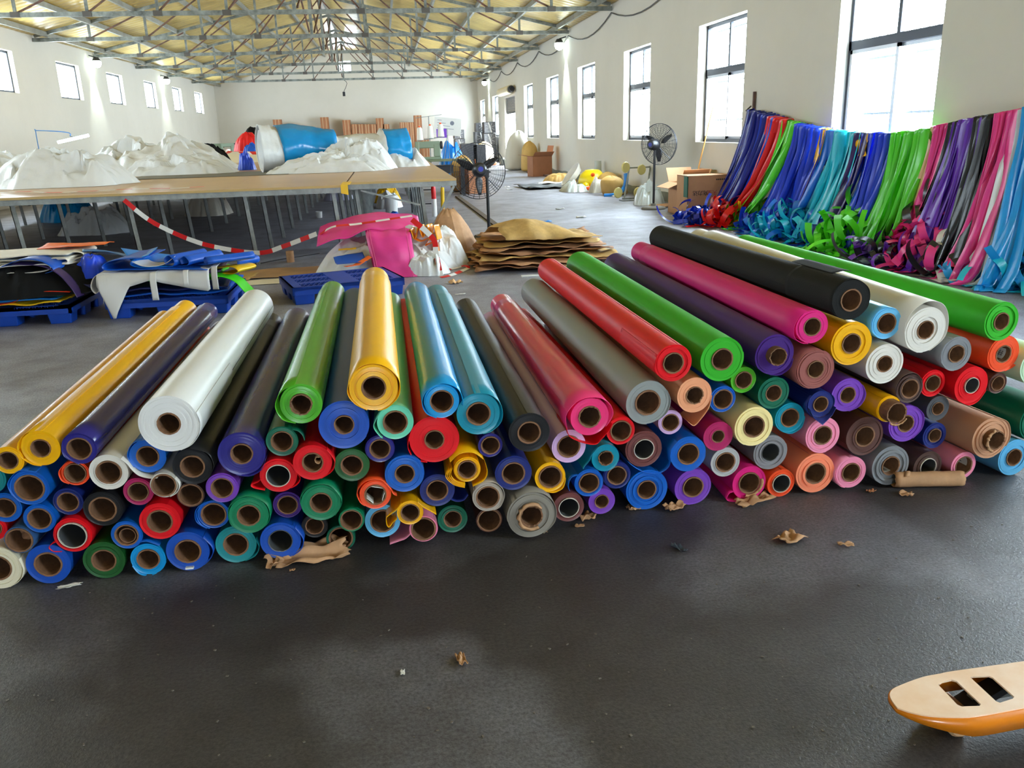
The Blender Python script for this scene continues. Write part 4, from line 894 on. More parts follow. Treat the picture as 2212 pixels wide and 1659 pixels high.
for k in range(3):
    extr('vinyl_sheet', ('white sheet folded over the front of the black mesh', 'second white sheet folded above the black mesh front', 'wide white looped sheet lying on the black mesh')[k], 'sheet', PBG if k else PW, [(-.8,-.02),(-.4,.02),(.0,.0),(.3,.0),(.42,.02),(.4,.055),(.28,.06),(.0,.045)], 0, .5, (B1[0]+.5+.07*k, B1[1]+.02+.16*k, .425+.022*k), .05*k, group=G1)
for k in range(5):
    m = (PBG, PW, PBG, PGY, PBG)[k]
    wsheet('vinyl_sheet', ('lowest off-white sheet of the upper left stack', 'white sheet second up in the upper left stack', 'off-white sheet third up in the upper left stack', 'slate sheet near the top of the upper left stack', 'off-white top sheet of the left stack with a printed corner')[k], 'sheet', m, (B1[0]+.5, B1[1]+.52, .44+.018*k), (1.05-.03*k, .6), 50+k, .04*k-.08, .02, .008, G1)
extr('vinyl_sheet', 'blue sheet looped out of the middle of the left stack', 'sheet', PB, [(-.25,-.03),(-.15,.03),(.0,.07),(.15,.04),(.22,-.02),(.15,-.05)], 0, .35, (B1[0]+.72, B1[1]+.02, .46), -.1, group=G1)
extr('vinyl_sheet', 'plum strip sliding down the right side of the left stack', 'sheet', PPU, [(-.2,.06),(.0,.04),(.14,-.03),(.24,-.14),(.28,-.22)], 0, .12, (B1[0]+.83, B1[1]+.0, .44), -.2, group=G1)
wsheet('vinyl_sheet', 'orange sheet on top at the back of the left stack', 'sheet', PO, (B1[0]+.9, B1[1]+.72, .535), (.55, .3), 61, .05, .03, .004, G1)
wsheet('vinyl_sheet', 'pale blue sheet corner behind the orange sheet on the left stack', 'sheet', plas('dustyblue', (70, 120, 170)), (B1[0]+1.16, B1[1]+.62, .44), (.34, .36), 62, .3, .05, .004, G1, tilt=(-.2, 0))
# ================================================================ cutting tables
m_top = pm('kraft_board_top', (206, 172, 136), .33, var=(1.3, .1), bump=(40, .05, .003))
m_edge = pm('plywood_edge', (190, 160, 104), .7)
m_leg = pm('angle_iron', (152, 156, 154), .5, .2, var=(7, .35))
ZT = .86
def table(label, x0, x1, y0, y1, lanes, rows, legx, legy, hide=()):
    t = thing('cutting_table', label, 'table', ((x0+x1)/2, y0, 0)); cx = (x0+x1)/2
    xs = [x0-cx+(x1-x0)*k/lanes for k in range(lanes+1)]; ys = [(y1-y0)*k/rows for k in range(rows+1)]
    for i in range(lanes):
        for j in range(rows): MB().box(xs[i]+.002, xs[i+1]-.002, ys[j]+.002, ys[j+1]-.002, ZT-.022, ZT).build('top_panel', [m_top], t)
    MB().box(xs[0], xs[-1], -.012, 0, ZT-.026, ZT-.001).build('edge_strip', m_edge, t)
    MB().box(xs[0], xs[-1], -.004, .05, ZT-.085, ZT-.026).build('front_rail', m_leg, t)
    MB().box(xs[-1]-.05, xs[-1], .05, ys[-1], ZT-.085, ZT-.026).build('side_rail', m_leg, t)
    for y in legy[1:]: MB().box(xs[0]+.05, xs[-1]-.06, y-y0-.02, y-y0+.02, ZT-.075, ZT-.024).build('cross_rail', m_leg, t)
    for y in legy:
        for x in legx:
            l = MB(); a, b = x-cx, y-y0+.03
            for w_, h_ in ((.05, .008), (.008, .05)):
                l.obox((a+.03+(w_-.05)/2, b+(h_-.008)/2, (ZT-.03)/2), (w_, h_, ZT-.03))
            for q in range(len(l.v)):
                v = l.v[q]; l.v[q] = (v[0]-.07*(v[2]/ZT-.5), v[1], max(v[2], .0))
            l.build('leg', m_leg, t)
    return t
LEGY = [9.86+1.3*k for k in range(12)]
ta = table('very wide left cutting table topped with kraft boards on splayed iron legs', -7.2, -.49, 9.8, 25.2, 5, 5, [-6.6, -5.35, -4.05, -2.85, -1.6, -.62], LEGY)
tb = table('narrower right cutting table with a braced front corner beside the fan', -.47, .83, 10.3, 25.2, 1, 5, [-.38, .4], [10.36]+LEGY[1:])
MB().bar((.62, .03, ZT-.09), (.27, .05, .18), .05, .03).build('corner_brace', m_leg, tb)
MB().bar((-.5, .03, ZT-.1), (.2, .04, ZT-.3), .02, .02).build('tie_rod', m_leg, tb)
tag(MB().box(-.52, -.42, 9.785, 10.4, ZT+.0005, ZT+.003).add([(-.52,9.784,ZT), (-.44,9.784,ZT), (-.44,9.784,ZT-.11), (-.52,9.784,ZT-.09)], [(0,1,2,3)]).build('yellow_tape', pm('yellow_tape', (236, 190, 30), .5), solid=.002, fixn=False), 'short piece of yellow tape over the joint between the two tables', 'tape')
wsheet('rubber_mat', 'dark grey mat lying across the left cutting table behind the tarps', 'mat', pm('grey_mat', (112, 108, 98), .7), (-2.65, 13.9, ZT+.002), (2.4, 1.5), 3, 0, .004, .004)
# tarpaulins on the tables
GT = 'white tarpaulin heaps on the left cutting table'
mound('tarpaulin', 'white tarpaulin heap at the far left of the table', 'tarpaulin', m_wtarp, (-5.75, 13.6, ZT), (2.1, 1.8), .46, 71, group=GT, freq=2.2, crease=.5, n=64)
mound('tarpaulin', 'white tarpaulin heap nearest the table\'s front edge at left', 'tarpaulin', m_wtarp, (-4.25, 12.2, ZT), (1.8, 1.4), .46, 72, group=GT, freq=2.2, crease=.5, n=64)
mound('tarpaulin', 'tall white tarpaulin heap in the middle of the left table', 'tarpaulin', m_wtarp, (-4.2, 16.7, ZT), (3.1, 2.3), .58, 73, group=GT, freq=3.0, crease=.5, n=72)
mound('tarpaulin', 'low white tarpaulin heap running right towards the grey mat', 'tarpaulin', m_wtarp, (-3.35, 14.8, ZT), (1.9, 1.1), .3, 74, group=GT, freq=2.6, crease=.5, n=64)
mound('tarpaulin', 'blue tarpaulin heap at the photo\'s left edge behind white tarps', 'tarpaulin', m_btarp, (-6.6, 15.0, ZT), (1.2, 1.4), .5, 75, group='blue tarpaulins on the tables', freq=1.5)
mound('tarpaulin', 'flat cream tarpaulin spread over the back of the left table', 'tarpaulin', m_ctarp, (-3.9, 22.6, ZT), (5.6, 4.6), .2, 76, crease=.4, power=6, freq=1.4)
wsheet('tarpaulin', 'thin blue tarpaulin edge lying behind the white heaps', 'tarpaulin', m_btarp, (-5.2, 19.6, ZT+.01), (1.5, .9), 77, 0, .05, .004)
mound('tarpaulin', 'black folded sheet behind the tall white heap', 'tarpaulin', PK, (-3.5, 17.9, ZT), (1.0, .7), .4, 78)
mound('tarpaulin', 'small cobalt blue bag on the table left of the big tarpaulin roll', 'bag', plas('cobalt', (16, 66, 206), .35), (-2.42, 15.6, ZT), (.3, .35), .3, 79)
# the big blue and white tarpaulin roll
def tarp_roll():
    t = thing('tarpaulin_roll', 'large loosely rolled tarpaulin with blue and white bands on the table', 'tarpaulin', (-1.88, 13.85, ZT), .26)
    xs = [0, .06, .12, .3, .55, .8, 1.0, 1.08, 1.25, 1.5, 1.75, 1.95, 2.15, 2.35, 2.45]
    def ring(x, seed=0, k=1.):
        r = (.36-.05*min(x, 1.2)/1.2 - (.05 if 1.2 < x < 2. else 0))*k; row = []
        for i in range(40):
            a = 2*PI*i/40; rr = r*(1+.12*nz(x*2.2, math.cos(a)*1.6, math.sin(a)*1.6)+.12*folds(x*2.2, a*.8, 3)-.09)
            row.append((x, .42+rr*math.cos(a)*1.15+.08*math.sin(x*2), max(r+rr*math.sin(a), .005)))
        return row
    def fine(a, b, n): return [a+(b-a)*i/(n-1) for i in range(n)]
    for nm, m, a, b, k in (('white_end', m_wtarp, 0, .34, 1.02), ('blue_band', m_btarp, .28, 1.2, 1.05), ('white_band', m_wtarp, 1.14, 2.0, 1.0), ('blue_end', m_btarp, 1.92, 2.42, .98)):
        rows = [ring(x, 0, k) for x in fine(a, b, 16)]
        if nm == 'blue_band': rows = [[(x-.22*max(0, (.36-z))*(1-(x-.28)/.92)*0+(.34*(.72-z)*(.9-(x-.28)) if x < 1.1 else 0)*.35, y, z) for x, y, z in r] for r in rows]
        MB().grid(rows, True).build(nm, m, t, smooth=45, solid=.006, fixn=False)
    MB().grid([ring(.02, 0, .92)[:], ring(.35, 0, .75)], True).build('inner_fold', m_wtarp, t, smooth=45, solid=.005, fixn=False)
    MB().grid([[(.1+.1*nz(q, 3), .42+.2*math.cos(a)*q, .34+.24*math.sin(a)*q) for a in [i*2*PI/20 for i in range(20)]] for q in (1, .75, .5, .25, .02)], True).build('stuffing', m_wtarp, t, smooth=30, fixn=False)
tarp_roll()
GF = 'white tarpaulin folds in front of the big roll'
mound('tarpaulin', 'white tarpaulin folds in front of the blue band of the big roll', 'tarpaulin', m_wtarp, (-.8, 13.5, ZT), (1.9, .8), .26, 81, group=GF, freq=3.4, crease=.5, n=64)
mound('tarpaulin', 'high white fold leaning on the right half of the big roll', 'tarpaulin', m_wtarp, (-.45, 14.0, ZT), (1.25, .75), .48, 82, group=GF, freq=2.6, crease=.45, n=56)
mound('tarpaulin', 'white tarpaulin fold at the right end of the big roll', 'tarpaulin', m_wtarp, (.2, 14.7, ZT), (1.15, .9), .3, 83, group=GF, freq=2.2, crease=.6)
p0 = [(-4.6, 10.5), (-4.1, 10.45), (-3.75, 10.3), (-3.3, 10.25), (-2.9, 10.2), (-2.4, 10.22), (-2.1, 10.3)]
tape('red and white tape lying along the front of the left table', [(x, y, ZT+.012+.02*abs(nz(x*3, y))) for x, y in p0], .06, 70, .2, up=(0, 1, 0))
tape('red and white tape tangle on the cream tarpaulin at the table\'s back', [(-3.6+.22*k+.1*math.sin(k*2.1), 18.6+.5*math.sin(k*1.7), ZT+.25+.03*math.sin(k)) for k in range(9)], .09, 80, .22, up=(0, 1, .3))
a_, b_ = aY(268, 432, 9.74), aY(565, 546, 9.72)
tape('red and white tape sagging from the table edge to the pink heap', [a_, aY(330, 480, 9.74), aY(420, 521, 9.72), aY(500, 540, 9.7), b_, aY(610, 533, 9.6), aY(650, 518, 9.4), aY(684, 505, 9.25)], .05, 90, .155)
# odds and ends under the tables
for k, (x, y, w_, d_, h_, m, nm) in enumerate((
    (-4.7, 14.4, 1.05, .9, .42, m_wtarp, 'white cloth bundle under the left part of the table'), (-5.97, 17.0, .95, .9, .5, m_btarp, 'blue tarpaulin bundle on the floor under the left table'),
    (-3.45, 17.0, .9, .8, .45, PBG, 'off-white bundle under the table behind the white cloth'), (.0, 17.02, .55, .9, .3, m_wtarp, 'white offcuts on the floor under the right table'),
    (.0, 18.3, .55, .8, .4, PY, 'yellow sheet heap under the right table'), (-1.1, 19.6, .7, .7, .3, pm('clear_bag', (196, 196, 220), .25), 'pale lilac plastic bag under the tables'), (.0, 19.6, .45, .5, .3, m_red, 'small red bundle under the right table'), (.0, 14.4, .5, .7, .12, PB, 'blue offcut on the floor under the right table'))):
    mound('bundle', nm, 'bundle', m, (x, y, 0), (w_, d_), h_, 90+k, crease=.5)
tag(MB().lathe([(0, 0), (.11, 0), (.12, .32), (.115, .32), (.105, .02), (0, .02)], 20).build('plastic_bucket', m_whit, smooth=40), 'white bucket standing under the right table', 'bucket').location = (.05, 15.7, 0)
tag(MB().lathe([(0, 0), (.05, 0), (.06, .11), (.055, .11), (.045, .01), (0, .01)], 16).build('paper_cup', m_whit, smooth=40), 'small pale cup on the floor under the tables', 'cup').location = (-1.24, 15.4, 0)
tag(MB().lathe([(0, 0), (.045, 0), (.045, .13), (0, .13)], 16).build('cork_stub', m_kraft, smooth=40), 'short cardboard stub standing on the floor under the table front', 'tube').location = fl(628, 566)
tag(MB().tube(spline([fl(440, 575), fl(540, 572), fl(600, 562), fl(690, 548)], 20), .008, 6).build('floor_cable', m_dark), 'thin dark cable on the floor below the table front', 'cable')
m_kp = pm('flat_kraft_sheet', (176, 138, 96), .7, var=(2.2, .3), bump=(6, .2, .01))
wsheet('kraft_sheet', 'brown kraft sheet lying flat on the floor left of the pink heap', 'paper', m_kp, (-1.05, 9.15, .002), (1.5, .62), 5, .05, .01, .002, 'kraft sheets flat on the floor', jag=.1)
wsheet('kraft_sheet', 'yellowish kraft sheet on the floor behind the middle pallet', 'paper', pm('tan_sheet', (186, 152, 84), .7), (-1.85, 9.0, .003), (.8, .5), 6, -.1, .012, .002, 'kraft sheets flat on the floor', jag=.06)
wsheet('kraft_sheet', 'pale plank-like sheet on the floor in front of the kraft sheet', 'paper', m_ctarp, (-.9, 8.62, .002), (1.9, .3), 7, .05, .006, .002, 'kraft sheets flat on the floor', jag=.05)
# ================================================================ pink tarpaulin heap
GH = 'sheets and bags of the pink heap'
mound('tarpaulin_bag', 'white bags forming the base of the pink heap', 'bag', m_wtarp, (-.05, 9.0, 0), (1.5, 1.05), .42, 101, crease=.4, group=GH, freq=2)
mound('tarpaulin_bag', 'white bag at the right end of the pink heap beside the kraft bag', 'bag', m_wtarp, (.5, 9.15, 0), (.62, .7), .4, 102, crease=.4, freq=1.4, group=GH)
mound('tarpaulin_bag', 'crumpled white bag at the heap\'s front right', 'bag', m_wtarp, (.33, 8.62, 0), (.5, .4), .26, 103, crease=.45, freq=1.3, group=GH)
def pink_top():
    n = 30; rows = []; Lc, Rc = aY(688, 500, 9.15), aY(905, 475, 9.3)
    for i in range(n):
        t = i/(n-1); row = []
        for j in range(16):
            s = j/15; p = Lc.lerp(Rc, t)
            z = p.z + .09*math.sin(t*PI) - .12*s*s*(1+.5*nz(t*5, 2))+.02*nz(t*6, s*4, 3)
            row.append((p.x, p.y+.35-.75*s, z+.01))
        rows.append(row)
    return tag(MB().grid(rows).build('tarpaulin', PP, smooth=45, solid=.006, fixn=False), 'pink tarpaulin sheet lying over the top of the heap', 'tarpaulin', GH)
pink_top()
def pink_front():
    A, B, Cc, Dd = aY(788, 500, 8.72), aY(886, 497, 8.75), aY(812, 604, 8.42), aY(902, 600, 8.45); rows = []
    for i in range(22):
        t = i/21; row = []
        for j in range(20):
            s = j/19; p = A.lerp(B, t).lerp(Cc.lerp(Dd, t), s)
            b = .07*math.sin(PI*t)*math.sin(PI*min(1, s*1.2))
            row.append((p.x, p.y-b+.12*(1-s)*(1 if s < .08 else 0)+.02*nz(t*3, s*4, 7), max(p.z+.015*nz(t*4, s*3), .004)))
        rows.append(row)
    o = MB().grid(rows).build('tarpaulin', PP, smooth=50, solid=.006, fixn=False)
    st = MB()
    for t in (.06, .1, .92): st.tube([Vector(rows[int(t*21)][j])+Vector((0, -.006, 0)) for j in range(20)], .003, 4)
    st.build('seam_stitching', pm('pink_thread', (240, 120, 170), .6), o)
    return tag(o, 'pink tarpaulin panel hanging to the floor at the heap\'s front', 'tarpaulin', GH)
pink_front()
c = aY(908, 508, 8.85)
extr('vinyl_bundle', 'pleated yellow and orange vinyl bundle on the right of the heap', 'bundle', pm('amber_film', (244, 158, 12), .2), [(-.14,.02),(-.1,.13),(-.06,.03),(-.02,.15),(.02,.04),(.06,.16),(.1,.05),(.13,.15),(.16,.0)], 0, .3, (c.x, c.y-.06, c.z-.06), -.25, n=70, group=GH, wob=.02)
extr('vinyl_bundle', 'lower orange folds under the pleated yellow bundle', 'bundle', pm('orange_film', (238, 132, 10), .25), [(-.1,.13),(-.02,.08),(.06,.1),(.02,.03),(.1,.05),(.14,-.04),(.1,-.1)], 0, .22, (c.x+.02, c.y-.05, c.z-.14), -.2, n=50, group=GH, wob=.02)
wsheet('vinyl_sheet', 'blue offcut sticking out of the heap left of the pink panel', 'sheet', PB, (aY(755, 545, 8.6).x, 8.56, .17), (.3, .2), 104, .2, .02, .004, GH, tilt=(.1, .4))
wsheet('vinyl_sheet', 'orange pointed offcut on the blue offcut in the heap', 'sheet', PO, (aY(772, 548, 8.5).x, 8.47, .15), (.3, .06), 105, .6, .015, .004, GH, tilt=(.35, .2))
wsheet('vinyl_sheet', 'small yellow offcut under the pink sheet of the heap', 'sheet', PY, (aY(750, 530, 8.7).x, 8.68, .27), (.18, .1), 106, 0, .02, .004, GH)
tape('red and white tape running across the top of the pink heap', [aY(688, 508, 9.08), aY(720, 494, 8.95)+Vector((0, 0, .02)), aY(770, 484, 9.0), aY(830, 475, 9.05), aY(890, 466, 9.1)], .045, 50, .14, up=(0, 1, .3))
tape('red and white tape hanging down the heap\'s right side to the floor', [aY(890, 474, 8.7), aY(935, 515, 8.62), aY(942, 550, 8.55), aY(952, 596, 8.42)], .055, 40, .13, up=(1, 0, .2))
tape('red and white tape trailing on the floor to the kraft sheets', [fl(952, 599, .01), fl(975, 594, .012), fl(1000, 584, .012), fl(1012, 578, .02), fl(1003, 574, .03), fl(985, 579, .012), fl(958, 583, .012)], .04, 50, .14, up=(0, 1, .2))
# kraft paper bag standing upright
def kraft_bag():
    prof = [(.3, 0), (.29, .05), (.26, .18), (.2, .34), (.13, .47), (.06, .55)]; rows = []
    for q, (r, z) in enumerate(prof):
        rows.append([(r*math.cos(2*PI*i/36)*(1+.12*nz(math.cos(2*PI*i/36)*2, math.sin(2*PI*i/36)*2, z*2))+.08*z*-1, r*.75*math.sin(2*PI*i/36)*(1+.25*nz(math.cos(2*PI*i/36)*3, math.sin(2*PI*i/36)*3, z*3)), z+(.03*nz(i*.5, 2) if q == 5 else 0)) for i in range(36)])
    o = MB().grid(rows, True).build('kraft_bag', m_kraft, smooth=22, solid=.004, fixn=False); o.location = (.72, 9.75, 0)
    return tag(o, 'brown kraft paper bag standing upright beside the pink heap', 'bag')
kraft_bag()
# stack of crumpled kraft sheets
GK = 'sheets of the kraft paper stack'
kw = ['lowest dark kraft sheet of the paper stack by the fan', 'second lowest crumpled kraft sheet of the paper stack', 'third kraft sheet up with curled front edge', 'fourth kraft sheet up in the paper stack', 'fifth kraft sheet up in the paper stack', 'sixth kraft sheet up, frayed at its right end', 'seventh kraft sheet up under the folded top bag']
mks = [pm('kraft_%s' % n, c, .72, var=(6, .3), bump=(14, .4, .012)) for n, c in (('dark', (158, 112, 78)), ('mid', (186, 138, 98)), ('gold', (202, 164, 100)))]
for k in range(7):
    wsheet('kraft_sheet', kw[k], 'paper', mks[(0, 1, 2, 0, 1, 2, 1)[k]], (1.62+.05*nz(k, 1), 8.95+.06*k, .005+.036*k), (1.55-.05*k+.15*nz(k, 9), 1.25-.09*k), 120+k, .12*nz(k, 4), .035, .005, GK, jag=.16, n=34, curl=.02, pw=2.6)
def kraft_top():
    A, B = aY(1100, 500, 9.5), aY(1255, 494, 9.5); rows = []
    for i in range(26):
        t = i/25; row = []
        for j in range(22):
            s = j/21; p = Vector((1.2+1.05*t-.12*(1-s)*0, 0, 0))
            h = .2*math.sin(PI*min(1, t*1.15+.1))**.6*(math.sin(PI*s)**.7)*(1-.35*t)
            row.append((p.x-.15*s+.08*nz(t*3, s*3), 8.75+.75*s+.05*nz(t*5, 1), .27+h+.025*ridged(t*3, s*3, 4, 3)))
        rows.append(row)
    return tag(MB().grid(rows).build('kraft_bag', mks[2], smooth=24, solid=.005, fixn=False), 'folded golden kraft bag on top of the paper stack', 'bag', GK)
kraft_top()
tag(MB().box(-.0, .5, -.02, .02, 0, .012).build('paper_strip', m_paper), 'thin white strip on the floor in front of the kraft stack', 'strip').location = fl(1126, 598)
# ================================================================ fans
m_blk = pm('black_enamel', (26, 26, 30), .4); m_wire = pm('guard_wire', (58, 60, 66), .4, .6); m_badge = pm('blue_badge', (40, 50, 150), .4)
def fan(label, loc, yaw, hz, R, hx=0., tilt=0.):
    t = thing('pedestal_fan', label, 'fan', loc, yaw, 'black pedestal fans')
    MB().lathe([(0, 0), (.21, 0), (.21, .025), (.19, .045), (.05, .06), (.045, .1), (0, .1)], 28).build('base', pm('fan_base', (120, 116, 106), .6), t, smooth=35)
    MB().tube([(0, 0, .05), (0, 0, hz-.08)], .021, 12).build('pole', m_blk, t, smooth=60)
    H = Matrix.Translation((hx, 0, hz)) @ Matrix.Rotation(tilt, 4, 'X')
    MB().bar((0, 0, hz-.1), (0, 0, hz), .05, .04).bar((min(0, hx)-.05, 0, hz-.03), (max(0, hx)+.05, 0, hz-.03), .02).build('tilt_bracket', m_blk, t)
    MB().lathe([(0, -.15), (.06, -.15), (.085, -.12), (.095, -.05), (.095, .03), (.07, .06), (0, .06)], 24, H @ Matrix.Rotation(PI/2, 4, 'X')).build('motor', m_blk, t, smooth=40)
    MB().lathe([(0, .0), (.035, .0), (.035, .004), (0, .004)], 16, H @ Matrix.Translation((0, .15, 0)) @ Matrix.Rotation(-PI/2, 4, 'X')).build('badge', m_badge, t)
    for k in range(3):
        rows = []
        for i in range(9):
            r = .05+(R*.86-.05)*i/8; w_ = .022+.03*math.sin(PI*min(1, (i+1)/8.5)); row = []
            for j in range(5):
                s = j/4-.5; a = k*2*PI/3+.5+s*w_*2.0/max(r, .12)
                row.append(H @ Vector((r*math.cos(a), -.14+s*w_*.9, r*math.sin(a))))
            rows.append(row)
        MB().grid(rows).build('blade', m_blk, t, smooth=60, solid=.004, fixn=False)
    g = MB(); bul = lambda q, s: s*(.015+.07*math.cos(q*PI/2)) - .14
    for s in (-1, 1):
        for q in [.2+.8*i/10 for i in range(11)]: g.tube([H @ Vector((q*R*math.cos(a), bul(q, s), q*R*math.sin(a))) for a in [2*PI*i/40 for i in range(41)]], .0055 if q > .99 else .0022, 4, False)
        for i in range(28):
            a = 2*PI*i/28; g.tube([H @ Vector((q*R*math.cos(a), bul(q, s), q*R*math.sin(a))) for q in (.12, .4, .7, 1)], .0022, 4, False)
    for i in range(4):
        a = PI/4+i*PI/2; g.tube([H @ Vector((q*R*math.cos(a), bul(q, 1)+.01, q*R*math.sin(a))) for q in (.2, .6, 1)], .006, 5)
    g.build('wire_guard', m_wire, t, smooth=60)
    return t
fan('black pedestal fan standing on the floor right of the cutting table', (1.33, 11.37, 0), PI+.02, .9, .37, .1, .12)
MB_ = None
fan('black pedestal fan near the right wall in front of the tall windows', (4.58, 14.28, 0), 2.3, 1.09, .34)
# ================================================================ strips hung along the right wall
RX = 5.12
ROPE = [(1612, 236), (1650, 246), (1690, 258), (1740, 272), (1800, 283), (1860, 287), (1930, 288), (1985, 282), (2040, 270), (2110, 255), (2212, 236), (2330, 205)]
rope_pts = [aX(u, v+3, RX+.04) for u, v in ROPE]
tag(MB().tube([Vector((XR-.02, rope_pts[0].y+.12, rope_pts[0].z+.06))]+spline(rope_pts, 60)+[Vector((XR-.02, rope_pts[-1].y-.3, rope_pts[-1].z+.05))], .012, 6).build('sagging_rope', pm('rope', (90, 80, 66), .8)), 'rope along the right wall carrying the coloured strips', 'rope')
rv = lerp([(u, v) for u, v in ROPE])
SCOL = dict(navy=(20, 34, 140), blue=(24, 62, 204), red=(226, 20, 20), green=(88, 214, 40), yellow=(240, 180, 16), azure=(14, 110, 214), turq=(24, 186, 212), plum=(52, 30, 92), tan=(222, 184, 132), pink=(238, 62, 146), black=(30, 30, 33), purple=(108, 48, 180), white=(226, 226, 224), sky=(30, 156, 228))
def sm(k): return pm('strip_'+k, SCOL[k], .27, spec=.6)
def strip(k, label, group, u, rnd, uf, short=0., wd=.055):
    top = aX(u, rv(u), RX - rnd.uniform(0, .05)); X0, Y0, Z0 = top
    xf = 4.97 + rnd.uniform(-.1, .08) if uf < .5 else 4.86 + rnd.uniform(-.12, .08); zf = rnd.uniform(.04, .22); yf = Y0 + uf + rnd.uniform(-.12, .12)
    if short: q = (Z0-short)/Z0; xf = X0+(xf-X0)*q**1.7; yf = Y0+(yf-Y0)*q; zf = short
    n = 26; rows = []; ph = rnd.uniform(0, 6); tw = rnd.uniform(.1, .9); wd *= rnd.uniform(.75, 1.25)
    pts = [Vector((RX+.085, Y0, Z0-.4+rnd.uniform(-.1, .1))), Vector((RX+.075, Y0, Z0-.06)), Vector((RX+.035, Y0, Z0+.012))]
    for i in range(n):
        t = i/(n-1); pts.append(Vector((X0+(xf-X0)*t**1.7 + .02*nz(t*3, ph), Y0+(yf-Y0)*(.5*t+.5*t*t) + .03*nz(t*3, ph, 4)*t, Z0+(zf-Z0)*t)))
    if not short:
        q = pts[-1]; L = rnd.uniform(.03, .12); pts += [Vector((q.x-L*.4, q.y+.03, .02+.04*rnd.random())), Vector((q.x-L, q.y+rnd.uniform(-.1, .1), .012))]
    for i, p in enumerate(pts):
        t = max(0, i-2)/n; a = tw*math.sin(t*5+ph)*min(1, t*3)
        b_ = .6+.75*math.sin(ph*3)+a*.9; d = Vector((-math.sin(b_), math.cos(b_), .1*math.sin(t*4+ph)))*wd/2
        rows.append([p-d, p, p+d])
    o = MB().grid(rows).build('vinyl_strip', sm(k), smooth=60, solid=.0012, fixn=False)
    return tag(o, label, 'strip', group)
BUNCH = [  # colour, u range at the rope, count, label, foot shift, short
 ('navy', 1612, 1668, 11, 'navy blue strip in the thick leftmost bunch on the rope', .6, 0), ('blue', 1640, 1680, 4, 'royal blue strip at the inner side of the leftmost bunch', .7, 0),
 ('red', 1664, 1698, 7, 'bright red strip hanging right of the navy bunch', .75, 0), ('green', 1696, 1724, 6, 'lime strip between the red strips and the wide blue bunch', .7, 0),
 ('blue', 1718, 1782, 12, 'royal blue strip in the wide bunch right of the lime strips', .42, 0), ('yellow', 1774, 1790, 2, 'yellow strip beside the wide blue bunch', .45, 0),
 ('azure', 1784, 1816, 5, 'azure strip between yellow and turquoise strips', .36, 0), ('turq', 1800, 1858, 9, 'turquoise strip below the window in the middle of the rope', .36, 0),
 ('yellow', 1858, 1880, 3, 'short yellow strip knotted on the rope right of the turquoise ones', .05, 1.02), ('plum', 1852, 1875, 3, 'dark plum strip just right of the turquoise bunch', .4, 0), ('blue', 1872, 1934, 10, 'royal blue strip between turquoise and lime strips', .3, 0),
 ('green', 1934, 2008, 13, 'lime strip in the widest bunch beneath the right window edge', .22, 0), ('tan', 2008, 2032, 3, 'tan strip between the lime and pink strips', .2, .35),
 ('pink', 2026, 2058, 5, 'pink strip left of the purple bunch', .25, 0), ('black', 2052, 2078, 4, 'black strip between pink and purple strips', .2, .62), ('purple', 2064, 2122, 10, 'purple strip in the bunch between black strips', .2, 0),
 ('black', 2116, 2158, 7, 'black strip right of the purple bunch', .12, 0), ('pink', 2156, 2206, 7, 'pink strip at the photo\'s right edge', .1, 0), ('white', 2196, 2216, 3, 'white strip right of the rightmost pink strips', .1, 0), ('sky', 2216, 2262, 8, 'sky blue strip hanging farthest right', .08, 0)]
rnd = random.Random(5)
for n_, (k, a, b, n, lab, uf, sh) in enumerate(BUNCH):
    for i in range(n):
        strip(k, lab, 'strips: ' + lab, a+(b-a)*(i+.5)/n+rnd.uniform(-2, 2), rnd, uf, sh, .1)
def tangle(label, cols, c, sx, sy, h, count, seed, rot=0):
    rnd = random.Random(seed); mb = MB()
    for q in range(count):
        a, r = rnd.uniform(0, 2*PI), math.sqrt(rnd.random()); x, y = sx/2*r*math.cos(a), sy/2*r*math.sin(a)
        z = .015+h*(1-r*r)*rnd.uniform(.1, 1.); wd = rnd.uniform(.05, .095); th = rnd.uniform(0, 2*PI); cur = rnd.choice((-1, 1))*rnd.uniform(3, 14); L = rnd.uniform(.22, .55); n = 12
        p = Vector((x, y, z)); ax = Vector((math.cos(th), math.sin(th), rnd.uniform(-.5, .9))).normalized(); up = Vector((rnd.uniform(-.7, .7), rnd.uniform(-.7, .7), 1)); up = (up-ax*up.dot(ax)).normalized(); side = ax.cross(up); rows = []
        for i in range(n):
            rows.append([p+side*wd/2, p-side*wd/2]); ang = cur*L/n; ca, sa = math.cos(ang), math.sin(ang); d2 = ax*ca+up*sa; up = up*ca-ax*sa; ax = d2; p = p+ax*L/n
            if p.z < .012: p.z = .012; ax.z = abs(ax.z)*.3; ax.normalize(); up = (up-ax*up.dot(ax)).normalized()
        rows = [[Vector((v.x, v.y, max(v.z, .006))) for v in r_] for r_ in rows]
        mb.grid(rows, mi=rnd.choice(range(len(cols))))
    ca, sa = math.cos(rot), math.sin(rot)
    for i, v in enumerate(mb.v):
        X, Y = c.x+v[0]*ca-v[1]*sa, c.y+v[0]*sa+v[1]*ca; X = min(X, XR-.035-.02*(i % 5)); mb.v[i] = (X-c.x, Y-c.y, v[2])
    rot = 0
    o = mb.build('strip_tangle', [sm(k) for k in cols], smooth=60, fixn=False); o.location = (c.x, c.y, 0); o.rotation_euler = (0, 0, rot)
    return tag(o, label, 'tangle', None, 'stuff')
